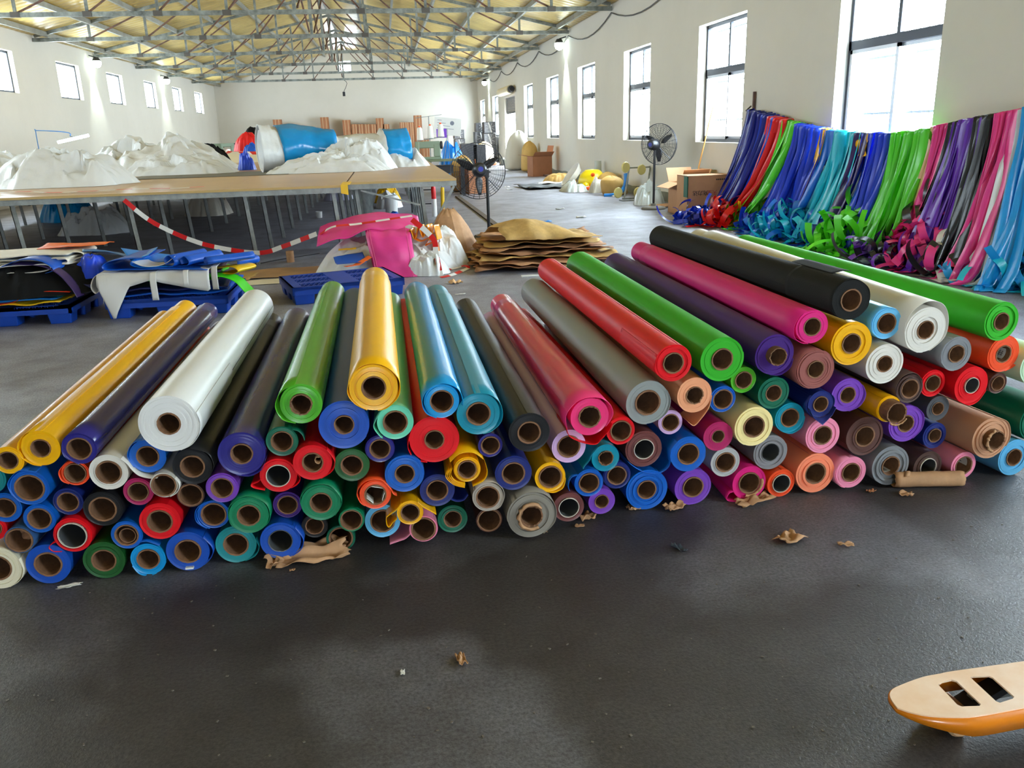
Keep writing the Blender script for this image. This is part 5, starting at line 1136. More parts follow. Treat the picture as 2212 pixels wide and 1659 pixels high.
def tz(label, cols, A, B, h, count, seed, wdt=.5):
    P, Q = fl(*A), fl(*B); d = Q-P; nrm_ = Vector((-d.y, d.x, 0)).normalized(); nrm_ = nrm_ if nrm_.x > 0 else -nrm_
    tangle(label, cols, (P+Q)/2+nrm_*wdt*.08, d.length*1.05, wdt*1.1, h*1.25, int(count*1.7), seed, math.atan2(d.y, d.x))
tz('tangle of blue strip ends on the floor below the leftmost bunch', ['blue', 'navy', 'blue'], (1460, 480), (1550, 488), .06, 50, 1)
tz('tangle of red strip ends on the floor', ['red'], (1533, 486), (1606, 492), .12, 70, 2)
tz('small tangle of lime strip ends beside the red tangle', ['green', 'green', 'yellow'], (1590, 490), (1655, 497), .14, 50, 3)
tz('tangle of azure and blue strip ends in front of the wide blue bunch', ['blue', 'azure', 'blue'], (1610, 496), (1745, 518), .16, 110, 4)
tz('tangle of turquoise strip ends behind the rolls', ['turq', 'turq', 'azure'], (1640, 506), (1790, 532), .2, 120, 5)
tz('tangle of dark blue strip ends right of the turquoise tangle', ['blue', 'navy', 'black'], (1755, 526), (1850, 542), .16, 70, 6)
tz('large tangle of lime strip ends below the widest bunch', ['green'], (1770, 536), (1975, 556), .36, 220, 7, .7)
tz('large tangle of pink and black strip ends on the floor', ['pink', 'pink', 'black', 'pink'], (1935, 566), (2110, 596), .5, 260, 8, .7)
tz('tangle of purple strip ends in front of the pink tangle', ['purple', 'purple', 'black'], (1850, 562), (2000, 590), .1, 45, 9, .35)
tz('tangle of purple and black strip ends right of the pink tangle', ['purple', 'black', 'pink', 'white'], (2000, 592), (2110, 607), .1, 40, 10, .35)
tz('tangle of sky blue strip ends at the photo\'s right edge', ['sky', 'sky', 'turq'], (2085, 600), (2260, 630), .28, 150, 11, .6)
tag(MB().box(-.07, .07, -.015, .015, 0, .02).build('chalk_stick', m_whit, bevel=.005), 'small white stick on the floor near the sky blue tangle', 'stick').location = fl(2172, 620)
p0, p1 = aX(1629, 198, XR-.03), aX(1627, 243, XR-.03)
tag(MB().bar((XR-.025, p1.y, p1.z-.15), (XR-.025, p1.y, p0.z), .035, .035).build('rusty_bar', m_rust), 'short rusty bar fixed to the wall where the rope starts', 'bar')
# ================================================================ cartons, broom and junk by the right wall
m_cart = pm('cardboard', (196, 148, 108), .8, var=(3, .1)); m_cart2 = pm('cardboard_dark', (176, 118, 82), .8, var=(3, .12)); m_ptape = pm('packing_tape', (214, 190, 150), .3)
def carton(label, loc, size, rz=0, mat=None, flaps=None, group=None, strap=None, rx=0):
    t = thing('carton', label, 'box', loc, rz, group); mat = mat or m_cart
    w_, d_, h_ = size; th = .006; b = MB()
    b.box(-w_/2, w_/2, -d_/2, d_/2, 0, th)
    for s in (-1, 1): b.box(s*w_/2-(th if s > 0 else 0), s*w_/2+(th if s < 0 else 0), -d_/2, d_/2, 0, h_); b.box(-w_/2, w_/2, s*d_/2-(th if s > 0 else 0), s*d_/2+(th if s < 0 else 0), 0, h_)
    if not flaps: b.box(-w_/2, w_/2, -d_/2, -.002, h_-th, h_).box(-w_/2, w_/2, .002, d_/2, h_-th, h_)
    b.build('box_body', mat, t)
    if flaps:
        for side, ang in flaps.items():
            L = (d_ if side in 'fb' else w_)/2
            a = math.radians(ang)
            if side in 'fb':
                s = -1 if side == 'f' else 1; y = s*d_/2
                MB().add([(-w_/2, y, h_), (w_/2, y, h_), (w_/2, y+s*L*math.cos(a), h_+L*math.sin(a)), (-w_/2, y+s*L*math.cos(a), h_+L*math.sin(a))], [(0,1,2,3)]).build('flap', mat, t, solid=.006, fixn=False)
            else:
                s = -1 if side == 'l' else 1; x = s*w_/2
                MB().add([(x, -d_/2, h_), (x, d_/2, h_), (x+s*L*math.cos(a), d_/2, h_+L*math.sin(a)), (x+s*L*math.cos(a), -d_/2, h_+L*math.sin(a))], [(0,1,2,3)]).build('flap', mat, t, solid=.006, fixn=False)
    elif not strap: MB().box(-w_/2, w_/2, -.03, .03, h_, h_+.002).build('packing_tape', m_ptape, t)
    if strap:
        for x in (-w_*.2, w_*.22): MB().box(x-.012, x+.012, -d_/2-.003, -d_/2, 0, h_).box(x-.012, x+.012, -d_/2, d_/2, h_, h_+.003).build('strap', m_ptape, t)
    return t
def text(s, size, mat, parent, loc, rot, name='handwriting'):
    cu = D.curves.new(name, 'FONT'); cu.body = s; cu.size = size; cu.extrude = .0006; cu.align_x = 'CENTER'; cu.align_y = 'CENTER'
    q = D.objects.new('tmp', cu); COL.objects.link(q); bpy.context.view_layer.update()
    me = D.meshes.new_from_object(q.evaluated_get(bpy.context.evaluated_depsgraph_get())); D.objects.remove(q)
    me.materials.clear(); me.materials.append(mat)
    o = D.objects.new(name, me); COL.objects.link(o); o.parent = parent; o.location = loc; o.rotation_euler = rot
    return o
m_pen = pm('black_marker', (34, 30, 32), .6); m_rpen = pm('red_marker', (176, 40, 52), .6)
cx0, cx1 = aY(1484, 455, 12.55).x, aY(1583, 455, 12.55).x
ch = aY(1500, 380, 12.55).z
ca = carton('front cardboard carton with upside-down handwriting beside the navy strips', ((cx0+cx1)/2, 12.8, 0), (cx1-cx0, .5, ch), 0, m_cart)
cw = cx1-cx0
text('\u5929\u5b9d', .085, m_rpen, ca, (.02, -.254, ch*.6), (PI/2, PI, 0)); text('\u5145\u529b\u8fbe', .085, m_pen, ca, (-.2*cw-.02, -.254, ch*.6), (PI/2, PI, 0))
text('\u5929\u7ea2', .085, m_rpen, ca, (.12, -.254, ch*.42), (PI/2, PI, 0)); text('\u5370\u5237', .085, m_pen, ca, (.3, -.254, ch*.42), (PI/2, PI, 0))
mk = MB()
for k in range(5): mk.lathe([(.028, 0), (.033, 0), (.033, .001), (.028, .001), (.028, 0)], 20, Matrix.Translation((-cw/2+.1+.075*k, -.2525, .09)) @ Matrix.Rotation(PI/2, 4, 'X'))
for k in range(9): mk.box(.08+.03*k, .1+.03*k, -.253, -.2505, ch-.075, ch-.055)
mk.build('printed_marks', m_pen, ca)
carton('open cardboard carton with raised flaps behind the front carton', (aY(1490, 400, 13.4).x-.03, 13.45, 0), (.44, .5, .5), .06, m_cart, {'f': 58, 'l': -20, 'r': 65, 'b': 60})
tag(MB().box(0, .002, -.05, .05, 0, .12).build('green_rag', PDG), 'dark green rag hanging from the carton\'s left edge', 'rag')
bpy.data.objects['green_rag'].location = (cx0-.012, 12.62, ch-.32); bpy.data.objects['green_rag'].scale = (6, 1.6, 2.6)
p0, p1 = aX(1540, 232, XR-.03), aX(1500, 400, 5.06)
tag(MB().tube([p1-(p0-p1)*.42, p1, p0], [.014, .014, .011], 8).build('bamboo_pole', pm('bamboo', (222, 170, 96), .5), smooth=60), 'bamboo broom pole leaning on the wall beside the window', 'pole')
rnd = random.Random(3); g = MB(); c = fl(1470, 446)
for k in range(90):
    a = rnd.uniform(-.45, .45); L = rnd.uniform(.35, .62); g.bar((0, 0, .05+rnd.uniform(-.03, .03)), (-L*math.cos(a), -L*math.sin(a)*.6, .006+rnd.random()*.03), .005)
o = g.build('broom_head', pm('straw', (222, 178, 128), .8)); o.location = (c.x, c.y, 0); tag(o, 'splayed straw broom head on the floor beside the cartons', 'broom')
m_clear = pm('clear_film', (202, 208, 204), .15, spec=.8)
c = fl(1440, 428); mound('plastic_bag', 'clear plastic bag on the floor behind the fan pole', 'bag', m_clear, (4.78, 15.2, 0), (.62, .6), .42, 131, crease=.5, freq=1.4)
# hand cart lying against the wall with its four wheels up
m_whl = pm('cream_wheel', (226, 212, 138), .5)
hc = thing('platform_cart', 'upturned steel cart with four cream wheels against the right wall', 'cart', (4.75, 16.4, 0), .1)
for x in (-.16, .3): MB().bar((x, -.15, .03), (x+.3, .35, .62), .03).build('frame_rail', m_leg, hc)
MB().bar((.1, .32, .6), (.62, .34, .6), .03).build('cross_bar', m_leg, hc); MB().bar((-.2, -.15, .04), (.34, -.15, .04), .03).build('cross_bar', m_leg, hc)
MB().box(-.25, .32, -.3, -.1, 0, .02).build('foot_plate', m_leg, hc)
for k, (x, y, z) in enumerate(((-.3, -.18, .16), (.1, -.22, .15), (0, .2, .62), (.36, .24, .56))):
    wl = MB().lathe([(0, -.02), (.03, -.02), (.035, -.016), (.095, -.022), (.105, 0), (.095, .022), (0, .022)], 24, Matrix.Translation((x, y, z)) @ Matrix.Rotation(.35, 4, 'Z') @ Matrix.Rotation(PI/2, 4, 'X')).build('wheel', m_whl, hc, smooth=40)
    MB().bar((x, y, z), (x+.08, y+.06, z-.05), .04).build('axle_fork', m_leg, wl)
def sack(name, label, mat, loc, w_, d_, h_, seed, lean=(0, 0), tie=True, sm_=30):
    rows = []; prof = [(0, 0), (.8, .0), (.96, .05), (1.0, .2), (1.02, .42), (.98, .62), (.84, .8), (.55, .93), (.2, 1.), (0, 1.0)]
    for q, (r, z) in enumerate(prof):
        rows.append([(w_/2*r*math.cos(a)*(1+.13*nz(math.cos(a)*2+seed, math.sin(a)*2, z*3))+lean[0]*z, d_/2*r*math.sin(a)*(1+.13*nz(math.cos(a)*2, math.sin(a)*2+seed, z*3))+lean[1]*z, z*h_*(1+.05*nz(math.cos(a)*2, math.sin(a)*2, seed))) for a in [2*PI*i/32 for i in range(32)]])
    o = MB().grid(rows, True).build(name, mat, smooth=sm_, sub=1, fixn=False); o.location = loc
    return tag(o, label, 'sack', 'sacks by the doorway')
m_woven = pm('woven_sack', (206, 200, 186), .6, bump=(60, .3, .01)); m_yk = pm('yellow_kraft', (206, 164, 90), .65, var=(3, .15))
sack('paper_sack', 'upright brown paper sack leaning on the wall by the doorway', m_yk, (4.95, 29.5, 0), .6, .6, 1.0, 1, (.02, 0))
sack('woven_sack', 'stuffed white woven sack next to the brown paper sack', m_woven, (4.68, 30.9, 0), .85, .8, 1.35, 2, (.15, .1))
sack('woven_sack', 'fat cream sack standing left of the bright doorway', pm('cream_sack', (232, 206, 158), .6), (4.2, 36.6, 0), .8, .8, .95, 3)
sack('paper_sack', 'low brown sack lying in front of the fat cream sack', m_cart2, (4.15, 35.6, 0), .9, .5, .22, 4)
mound('plastic_bundle', 'grey bundle on the floor just inside the doorway', 'bundle', m_plinth, (4.95, 35.4, 0), (.6, .8), .3, 141)
carton('brown carton with torn top standing against the right wall', (4.72, 26.2, 0), (.62, .55, .6), .15, m_cart2, {'f': 30, 'r': 78, 'l': 10})
mound('foil_sack', 'long yellowish sack lying flat on the floor near the wall', 'sack', m_yk, (4.65, 22.8, 0), (.9, 1.1), .24, 142, crease=.2)
tag(MB().bar((4.9, 25.0, .03), (4.75, 28.4, .03), .16, .06).build('timber_plank', m_rust), 'dark reddish plank on the floor at the foot of the right wall', 'plank')
for k, (u, v) in enumerate(((1163, 371), (1176, 373))):
    c = fl(u, v); o = MB().lathe([(0, -.04), (.09, -.04), (.1, 0), (.09, .04), (0, .04)], 18, Matrix.Rotation(PI/2, 4, 'X')).build('caster_wheel', m_whl, smooth=40); o.location = (c.x-.3, c.y-1.2, .1)
    tag(o, ('left cream wheel lying on the floor beside the plank', 'right cream wheel lying on the floor beside the plank')[k], 'wheel')
wsheet('rubber_sheet', 'dark grey sheets lying on the floor near the right wall', 'sheet', pm('dark_rubber', (72, 76, 82), .5), (3.9, 21.0, .002), (1.2, 1.5), 143, .1, .05, .006, jag=.1)
wsheet('foil_sheet', 'white sheet on the floor beyond the dark grey sheets', 'sheet', PW, (4.35, 22.0, .003), (.8, 1.0), 144, 0, .05, .004, jag=.1)
mound('plastic_film', 'crumpled silver film on the floor in front of the yellow toy', 'film', m_clear, (4.35, 19.3, 0), (.85, .9), .24, 145, crease=.6, freq=1.5)
dk = thing('inflatable_toy', 'deflated yellow toy with orange beak on the floor by the wall', 'toy', (4.72, 19.35, 0))
m_yel = pm('yellow_rubber', (236, 206, 18), .35); m_orb = pm('orange_rubber', (240, 90, 20), .4)
MB().lathe([(0, 0), (.2, 0), (.3, .1), (.33, .22), (.28, .36), (.16, .46), (0, .48)], 26).build('body', m_yel, dk, smooth=50)
MB().lathe([(0, -.09), (.07, -.06), (.09, 0), (.07, .06), (0, .09)], 16, Matrix.Translation((-.22, -.24, .12))).build('wing', m_yel, dk, smooth=60)
MB().lathe([(0, -.05), (.06, -.04), (.08, 0), (.06, .04), (0, .05)], 16, Matrix.Translation((-.16, -.3, .05)) @ Matrix.Scale(1.3, 4)).build('foot', m_orb, dk, smooth=60)
MB().lathe([(0, 0), (.05, .01), (.0, .07)], 12, Matrix.Translation((-.05, -.26, .36)) @ Matrix.Rotation(1.2, 4, 'X')).build('beak', m_orb, dk, smooth=60)
MB().lathe([(0, 0), (.02, 0), (.0, .012)], 10, Matrix.Translation((.1, -.29, .2)) @ Matrix.Rotation(1.4, 4, 'X')).build('eye', m_blk, dk, smooth=60)
o = MB().lathe([(0, .0), (.24, .0), (.33, .14), (.31, .14), (.22, .02), (0, .02)], 26, Matrix.Rotation(-.9, 4, 'Y')).build('white_basin', m_whit, smooth=40); o.location = (4.42, 19.9, .27); tag(o, 'white basin tipped on its side beside the yellow toy', 'basin')
mound('plastic_bag', 'white crumpled bag between the yellow toy and kraft bag', 'bag', m_woven, (4.7, 18.6, 0), (.5, .5), .3, 146, crease=.4, freq=1.2)
sack('paper_sack', 'crumpled kraft sack wrapped with blue tape on the floor', m_yk, (4.85, 17.8, 0), .55, .5, .4, 7, (-.1, 0))
sack('paper_sack', 'second kraft sack behind the blue taped one', m_yk, (5.0, 19.0, 0), .5, .45, .42, 8)
bt = MB().tube(spline([(4.5, 17.4, .01), (4.75, 17.35, .03), (4.95, 17.5, .14), (5.0, 17.5, .3), (5.0, 17.52, .45)], 20), [.05]*20, 8).build('blue_strap', plas('brightblue', (30, 130, 214))); tag(bt, 'blue strap looped on the floor over the kraft sack', 'strap')
o = MB().lathe([(.0, 0), (.1, 0), (.08, .62), (0, .62)], 22).build('film_roll', pm('milky_film', (214, 220, 214), .25), smooth=40); o.location = (5.12, 20.4, 0); tag(o, 'milky film roll standing against the wall behind the yellow toy', 'roll')
for k, (u, v) in enumerate(((1100, 410), (1210, 452), (1180, 480), (1095, 405), (1330, 425), (1255, 470))):
    c = fl(u, v); crumple('paper_scrap', m_paper if k != 2 else PB2, None, (c.x, c.y, .002), (.16, .1, .02), 200+k, 5)
    tag(D.objects[('paper_scrap' if 'paper_scrap' in D.objects else 'x')] if False else COL.objects[-1], ('white strip on the aisle floor right of the left fan', 'white fleck on the aisle floor below the yellow toy', 'bright blue scrap on the aisle floor', 'white scrap on the aisle floor near the table corner', 'white scrap in the aisle left of the right fan', 'white fleck on the floor between the fan and the kraft stack')[k], 'scrap', 'scraps on the aisle floor')
# ================================================================ far end: cartons, wrapped boxes, sewing stations
GB = 'brown strapped cartons stacked against the far wall'
rnd = random.Random(9)
def cstack(u, vtop, Y, w_, label_top, label, n=3):
    x = aY(u, 300, Y).x; zt = aY(u, vtop, Y).z; h = zt/n
    for k in range(n):
        carton(label_top if k == n-1 else label, (x, Y+.3, h*k), (w_, .5, h-.002), 0, m_cart2, None, GB, strap=True)
side_lab = 'brown strapped carton hidden low in the stacks against the far wall'
for u, v, lab in ((602, 258, 'brown carton on top behind the white end of the tarpaulin roll'), (704, 253, 'single brown carton rising above the blue tarpaulin band'), (751, 259, 'small brown carton standing above the middle of the tarpaulin roll'), (823, 255, 'tallest brown carton of the row right of the tarpaulin roll\'s middle'), (905, 249, 'tallest narrow brown carton at the right end of the far row')):
    cstack(u, v, 47.3, .42, lab, side_lab, 4)
for k, u in enumerate((768, 781, 795, 809, 836)): cstack(u, 268, 47.3, .34, 'brown carton in the even row behind the tarpaulin roll', side_lab, 3)
for k, u in enumerate((871, 881, 891)): cstack(u, 264, 47.3, .26, 'brown carton in the upright row left of the tallest narrow carton', side_lab, 3)
cstack(918, 300, 46.2, .42, 'brown carton at the right foot of the far row', side_lab, 3)
m_bw = pm('black_wrapped_box', (58, 58, 62), .3, spec=.8, bump=(9, .6, .03)); m_star = pm('pale_wrap_folds', (208, 206, 200), .3)
GW = 'film wrapped boxes near the far corner'
def wbox(label, loc, size, star=True, rz=0):
    t = thing('wrapped_box', label, 'box', loc, rz, GW); w_, d_, h_ = size
    MB().obox((0, 0, h_/2), size).build('box_body', m_bw, t, bevel=.02)
    if star:
        s = MB()
        for k in range(8):
            a = k*PI/4+.3; r = min(w_, h_)*.46; s.bar((0, -d_/2-.012, h_/2), (r*math.cos(a), -d_/2-.008, h_/2+r*math.sin(a)), .05, .008)
        s.build('wrap_folds', m_star, t)
for u, y, z, w_, h_, lab in ((992, 43, 0, .55, .62, 'lowest wrapped box of the lone stack against the far wall'), (992, 43, .63, .5, .42, 'middle wrapped box of the lone stack against the far wall'), (991, 43, 1.06, .5, .42, 'top wrapped box of the lone stack against the far wall'),
    (1040, 41.5, 0, .7, .8, 'lower left wrapped box by the right wall'), (1039, 41.5, .81, .66, .55, 'pale starred wrapped box above the lower left one'), (1041, 41.5, 1.37, .62, .4, 'wrapped box topping the left stack by the right wall'),
    (1056, 40.4, 0, .6, .75, 'dark wrapped box right of the starred box'), (1056, 40.4, .76, .56, .52, 'wrapped box second up in the right stack'), (1057, 40.4, 1.29, .56, .5, 'highest wrapped box by the right wall')):
    wbox(lab, (aY(u, 300, y).x, y, z), (w_, .6, h_), rz=.05)
for u, y, w_, h_, lab in ((1012, 33, .62, .95, 'black wrapped box standing left of the fat cream sack'), (1034, 33, .5, .9, 'shiny dark wrapped box beside the black one')):
    wbox(lab, (aY(u, 320, y).x, y, 0), (w_, .55, h_), False)
# a sewing station
m_mach = pm('grey_green_machine', (126, 142, 122), .4); m_mtab = pm('green_table_top', (112, 122, 92), .5); m_cone = pm('white_thread', (232, 232, 228), .7)
def cone(parent, loc, s=1.): 
    c = MB().lathe([(0, 0), (.065*s, 0), (.06*s, .02), (.045*s, .2*s), (.03*s, .22*s), (0, .22*s)], 18, Matrix.Translation(loc)).build('thread_cone', m_cone, parent, smooth=40)
    MB().lathe([(0, .22*s), (.022*s, .22*s), (.018*s, .245*s), (0, .25*s)], 12, Matrix.Translation(loc)).build('cone_tip', m_orb, c); return c
def sewing_table(label, loc, rz=0):
    t = thing('sewing_table', label, 'table', loc, rz)
    MB().box(-.6, .6, -.3, .3, .77, .81).build('table_top', m_mtab, t, bevel=.004)
    for x in (-.52, .52):
        for y in (-.22, .22): MB().box(x-.025, x+.025, y-.025, y+.025, 0, .77).build('leg', m_dark, t)
    MB().box(-.4, .3, -.2, .2, .5, .68).build('motor_box', m_dark, t)
    return t
def machine(label, loc, rz=0, mat=None):
    t = thing('sewing_machine', label, 'sewing machine', loc, rz, 'industrial sewing machines'); mat = mat or m_mach
    MB().box(-.28, .28, -.09, .09, 0, .06).build('bed', mat, t, bevel=.01)
    MB().box(.12, .27, -.07, .07, .06, .34).box(-.28, .27, -.06, .06, .25, .4).build('arm', mat, t, bevel=.02)
    MB().box(-.29, -.2, -.065, .065, .13, .4).build('head', mat, t, bevel=.015)
    MB().lathe([(0, 0), (.08, 0), (.09, .02), (.08, .05), (0, .05)], 20, Matrix.Translation((.275, 0, .31)) @ Matrix.Rotation(PI/2, 4, 'Y')).build('hand_wheel', m_dark, t, smooth=40)
    MB().bar((-.245, 0, .13), (-.245, 0, .05), .012).build('needle_bar', m_steel, t)
    return t
px = aY(922, 345, 19.4).x
st = sewing_table('sewing table with a green top beyond the right corner of the cutting table', (px+.28, 19.5, 0))
machine('grey-green sewing machine on the green topped table beyond the cutting table', (px+.05, 19.5, .81))
ts = thing('thread_stand', 'stand of three white thread cones above the grey-green sewing machine', 'thread stand', (px+.12, 19.95, 0))
MB().bar((0, 0, 0), (0, 0, 1.75), .02).bar((-.3, 0, 1.22), (.34, 0, 1.3), .02).bar((-.3, 0, 1.72), (.3, 0, 1.78), .012).build('stand_pole', m_steel, ts)
for k, x in enumerate((-.22, .02, .26)): cone(ts, (x, 0, 1.23+.03*k+.01), 1.25)
o = MB().box(-.32, .32, -.002, .002, -.2, .2).build('paper_notice', m_paper); o.location = aY(967, 273, 20.6); o.rotation_euler = (0, .12, 0); tag(o, 'white printed sheet pinned up above the thread cones', 'paper')
pr = MB()
for k in range(4): pr.box(-.25, -.25+.1*(k+1), -.004, -.002, .12-.06*k, .13-.06*k)
pr.lathe([(0, 0), (.05, 0), (0, .002)], 12, Matrix.Translation((.1, -.003, .08)) @ Matrix.Rotation(PI/2, 4, 'X')); pr.box(-.2, -.1, -.004, -.002, -.16, -.06)
pr.build('printed_marks', pm('grey_ink', (120, 126, 140), .6), o)
MB().bar((0, .01, -.2), (-.05, .01, .004-o.location.z), .015).build('support_stick', m_steel, o)
o = MB().box(-.12, .12, -.003, .003, -.1, .1).build('purple_flag', sm('purple')); o.location = aY(954, 288, 20.3); tag(o, 'small purple flag hanging beside the white printed sheet', 'flag')
MB().bar((.13, 0, .1), (.2, 0, .004-o.location.z), .012).build('flag_stick', m_steel, o)
mound('tarpaulin', 'bright blue plastic bundle right of the thread cones', 'bundle', pm('azure_film', (20, 134, 232), .25), (1.85, 24, 0), (.9, .8), 1.05, 151, crease=.2, power=4, freq=1)
sack('kraft_sack', 'open kraft sack behind the orange bag near the green topped table', m_yk, (aY(1000, 330, 20.5).x, 20.8, 0), .62, .55, .84, 11)
o = extr('vinyl_bag', 'orange bag hanging from the corner of the green topped table', 'bag', PO, [(-.12,.0),(-.13,-.15),(-.06,-.35),(.02,-.4),(.07,-.3),(.1,-.1),(.1,.0)], 0, .1, (px+.98, 19.3, .79), 0)
carton('brown carton standing on the aisle floor behind the left fan', (aY(1022, 400, 20.0).x, 20.0, 0), (.5, .4, .62), .5, m_cart2)
tag(MB().tube([fl(957, 480), fl(957, 480)+Vector((.02, .03, .55))], .03, 10).build('yellow_pipe', PY), 'short yellow pipe standing beside the kraft paper bag', 'pipe')
rk = thing('wire_rack', 'black wire rack standing behind the braced table corner', 'rack', (.62, 15.6, 0))
for x in (-.2, 0, .2): MB().bar((x, 0, 0), (x, 0, .74), .025).build('upright', m_blk, rk)
for z in (.15, .4, .65): MB().bar((-.22, 0, z), (.22, 0, z), .02).build('shelf_wire', m_blk, rk)
for k, x in enumerate((.52, .78)):
    o = MB().lathe([(0, 0), (.04, 0), (.04, .18), (.0, .3)], 12).build('glue_bottle', m_red, smooth=40); MB().lathe([(0, -.3), (.045, -.3), (.045, 0), (0, 0)], 12).build('bottle_body', m_whit, o); o.location = (x, 14.7, .3+.0); tag(o, ('left red topped bottle under the table corner', 'right red topped bottle under the table corner')[k], 'bottle')
# far left: sewing machines and lamp behind the tarps
lt = sewing_table('dark sewing table in the far left corner of the hall', (aY(475, 318, 38).x, 38, 0))
lt.scale = (1.6, 1, 1)
for k, (u, lab) in enumerate(((447, 'leftmost of the sewing machines in the far left corner'), (467, 'middle sewing machine in the far left corner'), (492, 'rightmost of the sewing machines in the far left corner'))):
    machine(lab, (aY(u, 318, 38).x, 38, .81), .2*k, m_mach if k else m_dark)
sp = sewing_table('sewing table behind the white tarps at left under a lit tube', (-8.0, 22, 0))
tl = thing('tube_lamp', 'lit tube lamp on a bent rod above the white tarps at left', 'lamp', (-7.7, 22, .81))
MB().tube(spline([(-.45, 0, 0), (-.45, 0, .85), (-.4, 0, .9), (.25, 0, .84), (.3, 0, .75)], 20), .012, 6).build('bent_rod', pm('blue_joint_rod', (70, 130, 190), .4), tl)
MB().tube([(.0, 0, .62), (.72, 0, .76)], .035, 10).build('lit_tube', pm('tube_glow', (226, 232, 255), .3, emit=14), tl, smooth=60)
MB().bar((.3, 0, .75), (.36, 0, .73), .02).build('clip', m_steel, tl)
for k in range(4):
    c = thing('thread_cone', ('first', 'second', 'third', 'fourth')[k]+' white thread cone from the left under the lit tube', 'thread', (-8.05+.15*k, 21.8, .81), group='thread cones under the tube lamp'); cone(c, (0, 0, 0), 1.4)
mound('clothes_bundle', 'red, black and blue clothes bundle left of the big tarpaulin roll', 'bundle', m_red, (-3.55, 23.4, ZT+.1), (.75, .7), .55, 152, crease=.3, freq=1.1)
mound('clothes_bundle', 'black bundle leaning behind the red clothes bundle', 'bundle', PK, (-3.5, 24.2, ZT+.1), (.9, .5), .7, 153, crease=.3, freq=1.1)
mound('clothes_bundle', 'small blue bundle in front of the red clothes bundle', 'bundle', PB, (-3.4, 22.9, ZT+.15), (.4, .4), .25, 154, crease=.3, freq=1.1)
# ================================================================ pallet jack fork, bottom right
m_jack = pm('orange_yellow_paint', (224, 128, 10), .35, var=(5, .12), coat=.3)
m_jtop = pm('worn_glare_fork_top', (246, 222, 202), .22, var=(4, .2, (240, 196, 156)), spec=.7)  # worn top with window glare painted in as a paler colour
ZK = .13
up_px = [(1939, 1529), (1928, 1515), (1922, 1502), (1925, 1492), (1934, 1485), (1947, 1479), (1970, 1470), (1998, 1461), (2030, 1455), (2062, 1449), (2212, 1428)]
lo_px = [(2212, 1528), (2112, 1546), (2062, 1548.5), (2020, 1547), (1988, 1543), (1962, 1537)]
up_w = [fl(u, v, ZK) for u, v in up_px]; lo_w = [fl(u, v, ZK) for u, v in lo_px]
d = (up_w[-1]-up_w[5]).normalized(); ext = .75; tipx = min(p.x for p in up_w); o5 = up_w[5]
sm_ = lambda L, n: [Vector(q) for q in spline([(p.x, p.y, 0) for p in L], n)]
up_w = sm_(up_w, 40); lo_w = sm_(lo_w, 20)
outer = [(p.x, p.y) for p in up_w] + [(up_w[-1].x+d.x*ext, up_w[-1].y+d.y*ext), (lo_w[0].x+d.x*ext, lo_w[0].y+d.y*ext)] + [(p.x, p.y) for p in lo_w]
h1 = [(2027, 1479), (2035, 1473), (2056, 1468), (2066, 1471), (2119, 1521), (2116, 1524.5), (2078, 1526), (2068, 1522)]
h2 = [(2096, 1463), (2102, 1461), (2136, 1460), (2144, 1463), (2191, 1505), (2188, 1509), (2160, 1518), (2152, 1515)]
hw = [[(fl(u, v, ZK).x, fl(u, v, ZK).y) for u, v in h] for h in (h1, h2)]
ox, oy = o5.x, o5.y
loc = lambda P: [(x-ox, y-oy) for x, y in P]
pj_ = thing('pallet_jack_fork', 'worn orange-yellow pallet jack fork with two slots pointing left', 'pallet jack', (ox, oy, 0))
MB().prism(loc(outer), ZK-.004, ZK, [loc(h) for h in hw]).build('fork_top', m_jtop, pj_)
# side skirt: thin at the tip, deeper further back
n = len(outer); L = loc(outer); sk = MB(); vs = []
for (x, y) in L:
    s = max(0, min(1, (x-(tipx-ox))/.16)); zb = ZK-.012-.043*s
    k = .985
    vs += [(x, y, ZK-.0035), (x, y, zb)]
sk.add(vs, [(2*i, 2*((i+1) % n), 2*((i+1) % n)+1, 2*i+1) for i in range(n)])
sk.build('fork_skirt', m_jack, pj_, smooth=35, solid=.006, fixn=True)
c = fl(2085, 1590, .04); c2 = fl(2085, 1588, .03)
wx, wy = fl(2072, 1604).x-ox+.01, fl(2072, 1604).y-oy+.055
dirv = Vector((d.x, d.y, 0)); nrm = Vector((-d.y, d.x, 0))
def wheel_at(px_, py_):
    ang = math.atan2(d.y, d.x)
    w_ = MB().lathe([(0, -.045), (.03, -.045), (.036, -.038), (.036, .038), (.03, .045), (0, .045)], 20, Matrix.Translation((px_, py_, .0365)) @ Matrix.Rotation(ang, 4, 'Z') @ Matrix.Rotation(PI/2, 4, 'X')).build('load_roller', pm('tan_roller', (190, 150, 110), .5), pj_, smooth=40)
    MB().bar((px_, py_, .0365), (px_+d.x*.14, py_+d.y*.14, ZK-.03), .05, .02).build('roller_arm', m_dark, w_)
wheel_at(wx, wy); wheel_at(wx+d.x*.9, wy+d.y*.9)
MB().bar((wx+d.x*.05, wy+d.y*.05, ZK-.06), (wx+d.x*.9, wy+d.y*.9, ZK-.06), .02, .02).build('push_rod', m_steel, pj_)
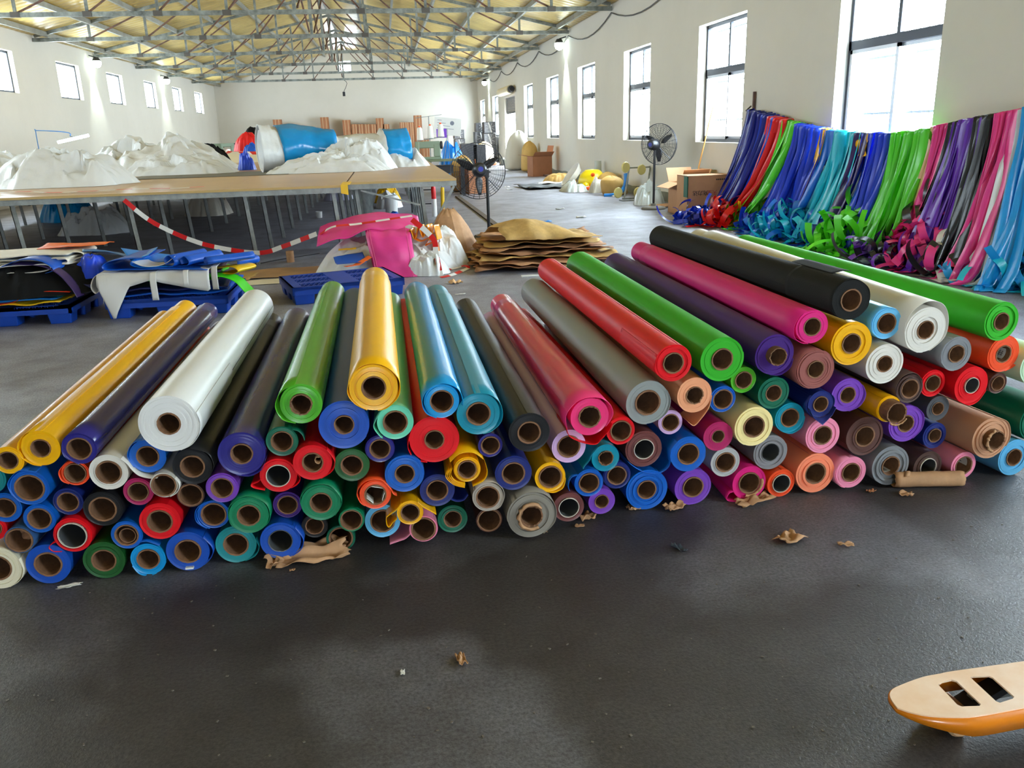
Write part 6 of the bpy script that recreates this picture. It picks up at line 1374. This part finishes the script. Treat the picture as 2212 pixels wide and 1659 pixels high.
# ================================================================ scraps of kraft paper on the floor
GD = 'torn kraft scraps on the floor in front of the pile'
def scrap(u, v, sx, sy, h, seed, rot, label, mat=None, n=9, lift=.35):
    c = fl(u, v)
    crumple('kraft_scrap', mat or m_kraft, None, (0, 0, 0), (sx, sy, h*.7), seed, n+5, (0, 0, 0), .0012, lift*.4)
    o = COL.objects[-1]; o.location = (c.x, c.y, .002); o.rotation_euler = (0, 0, rot)
    return tag(o, label, 'paper scrap', GD)
scrap(672, 1208, .24, .085, .05, 301, .12, 'largest crumpled kraft scrap on the floor under the blue black-cored roll', n=13)
scrap(704, 1190, .15, .06, .045, 302, .1, 'kraft scrap folded over the largest scrap')
scrap(601, 1217, .09, .05, .035, 303, .7, 'small twisted kraft scrap left of the largest scrap')
scrap(632, 1233, .018, .012, .006, 304, .1, 'tiny kraft crumb below the largest scrap', n=5)
scrap(1152, 1152, .09, .05, .012, 305, .2, 'kraft scrap hanging out below the taupe roll')
scrap(1268, 1122, .07, .045, .03, 306, .4, 'crinkled kraft scrap at the foot of the maroon brown roll')
scrap(1252, 1138, .035, .02, .008, 307, 0, 'tiny kraft scrap below the crinkled one by the brown roll', n=5)
scrap(1368, 1101, .04, .035, .028, 308, .2, 'kraft scrap under the blue floor roll')
scrap(1456, 1100, .075, .045, .03, 309, .4, 'curled kraft strip on the floor under the violet roll', lift=1.2)
scrap(1628, 1085, .15, .06, .03, 310, .3, 'kraft scrap torn off the magenta roll\'s core')
scrap(1706, 1166, .1, .07, .022, 311, .5, 'folded kraft scrap alone on the dark floor right of centre')
scrap(1826, 1180, .05, .02, .015, 312, -.2, 'thin kraft sliver right of the folded scrap', n=6)
scrap(1957, 1071, .05, .03, .02, 313, -.3, 'curved kraft chip in front of the fallen paper tube', n=6)
scrap(1881, 1063, .03, .02, .012, 314, .2, 'dark kraft chip left of the fallen paper tube', m_cart2, n=5)
scrap(997, 1429, .025, .05, .02, 315, .2, 'small kraft scrap lying far forward on the open floor', n=6)
scrap(1467, 1187, .02, .06, .02, 316, .5, 'dark curved scrap on the floor left of the folded kraft scrap', PGY, n=6)
scrap(984, 612, .12, .1, .05, 317, .3, 'crumpled scrap on the floor behind the teal blue roll', pm('straw', (222, 178, 128), .8), n=6)
scrap(994, 636, .09, .03, .006, 318, .1, 'white sliver on the floor behind the black centre roll', m_paper, n=5)
scrap(150, 1268, .07, .02, .008, 319, .15, 'white paper sliver by the royal blue roll at left', m_paper, n=5)
scrap(870, 1455, .012, .02, .006, 320, 0, 'tiny white fleck on the open floor at the front', m_paper, n=5)
rnd = random.Random(17); g = MB()
for k in range(130):
    u, v = rnd.uniform(0, 2212), rnd.uniform(1130, 1640)
    c = fl(u, v)
    if c.y < 2.6: g.obox((c.x, c.y, .002), (rnd.uniform(.002, .006), rnd.uniform(.002, .009), .002), (0, 0, rnd.uniform(0, 3)))
tag(g.build('floor_lint', pm('lint', (116, 108, 100), .8)), 'fine lint and crumbs scattered over the dark floor', 'lint', None, 'stuff')
# fallen kraft paper tube
a_, b_ = fl(1935, 1058), fl(2082, 1054)
t = thing('paper_tube', 'torn kraft paper tube lying on the floor before the grey roll', 'tube', ((a_.x+b_.x)/2, (a_.y+b_.y)/2+.02, 0), math.atan2(b_.y-a_.y, b_.x-a_.x)-.02)
L_ = (b_-a_).length; rows = []
for j in range(15):
    x = -L_/2+L_*j/14; rows.append([(x+.008*nz(i*.5, j), (.031-.0075*i/70)*math.cos(.25*i)*(1+.12*nz(x*20, i*.1)), .033+(.031-.0075*i/70)*math.sin(.25*i)*(1+.1*nz(x*20, i*.1, 4))) for i in range(70)])
MB().grid(rows).build('rolled_paper', m_kraft, t, smooth=35, solid=.0008, fixn=False)
MB().grid([[(-L_/2+.03+.02*k+.015*math.sin(i*.4), .0335*math.cos(.3*i), .033+.0335*math.sin(.3*i)) for i in range(9)] for k in range(2)]).build('torn_wrap', m_kraft, t, smooth=40, solid=.001, fixn=False)
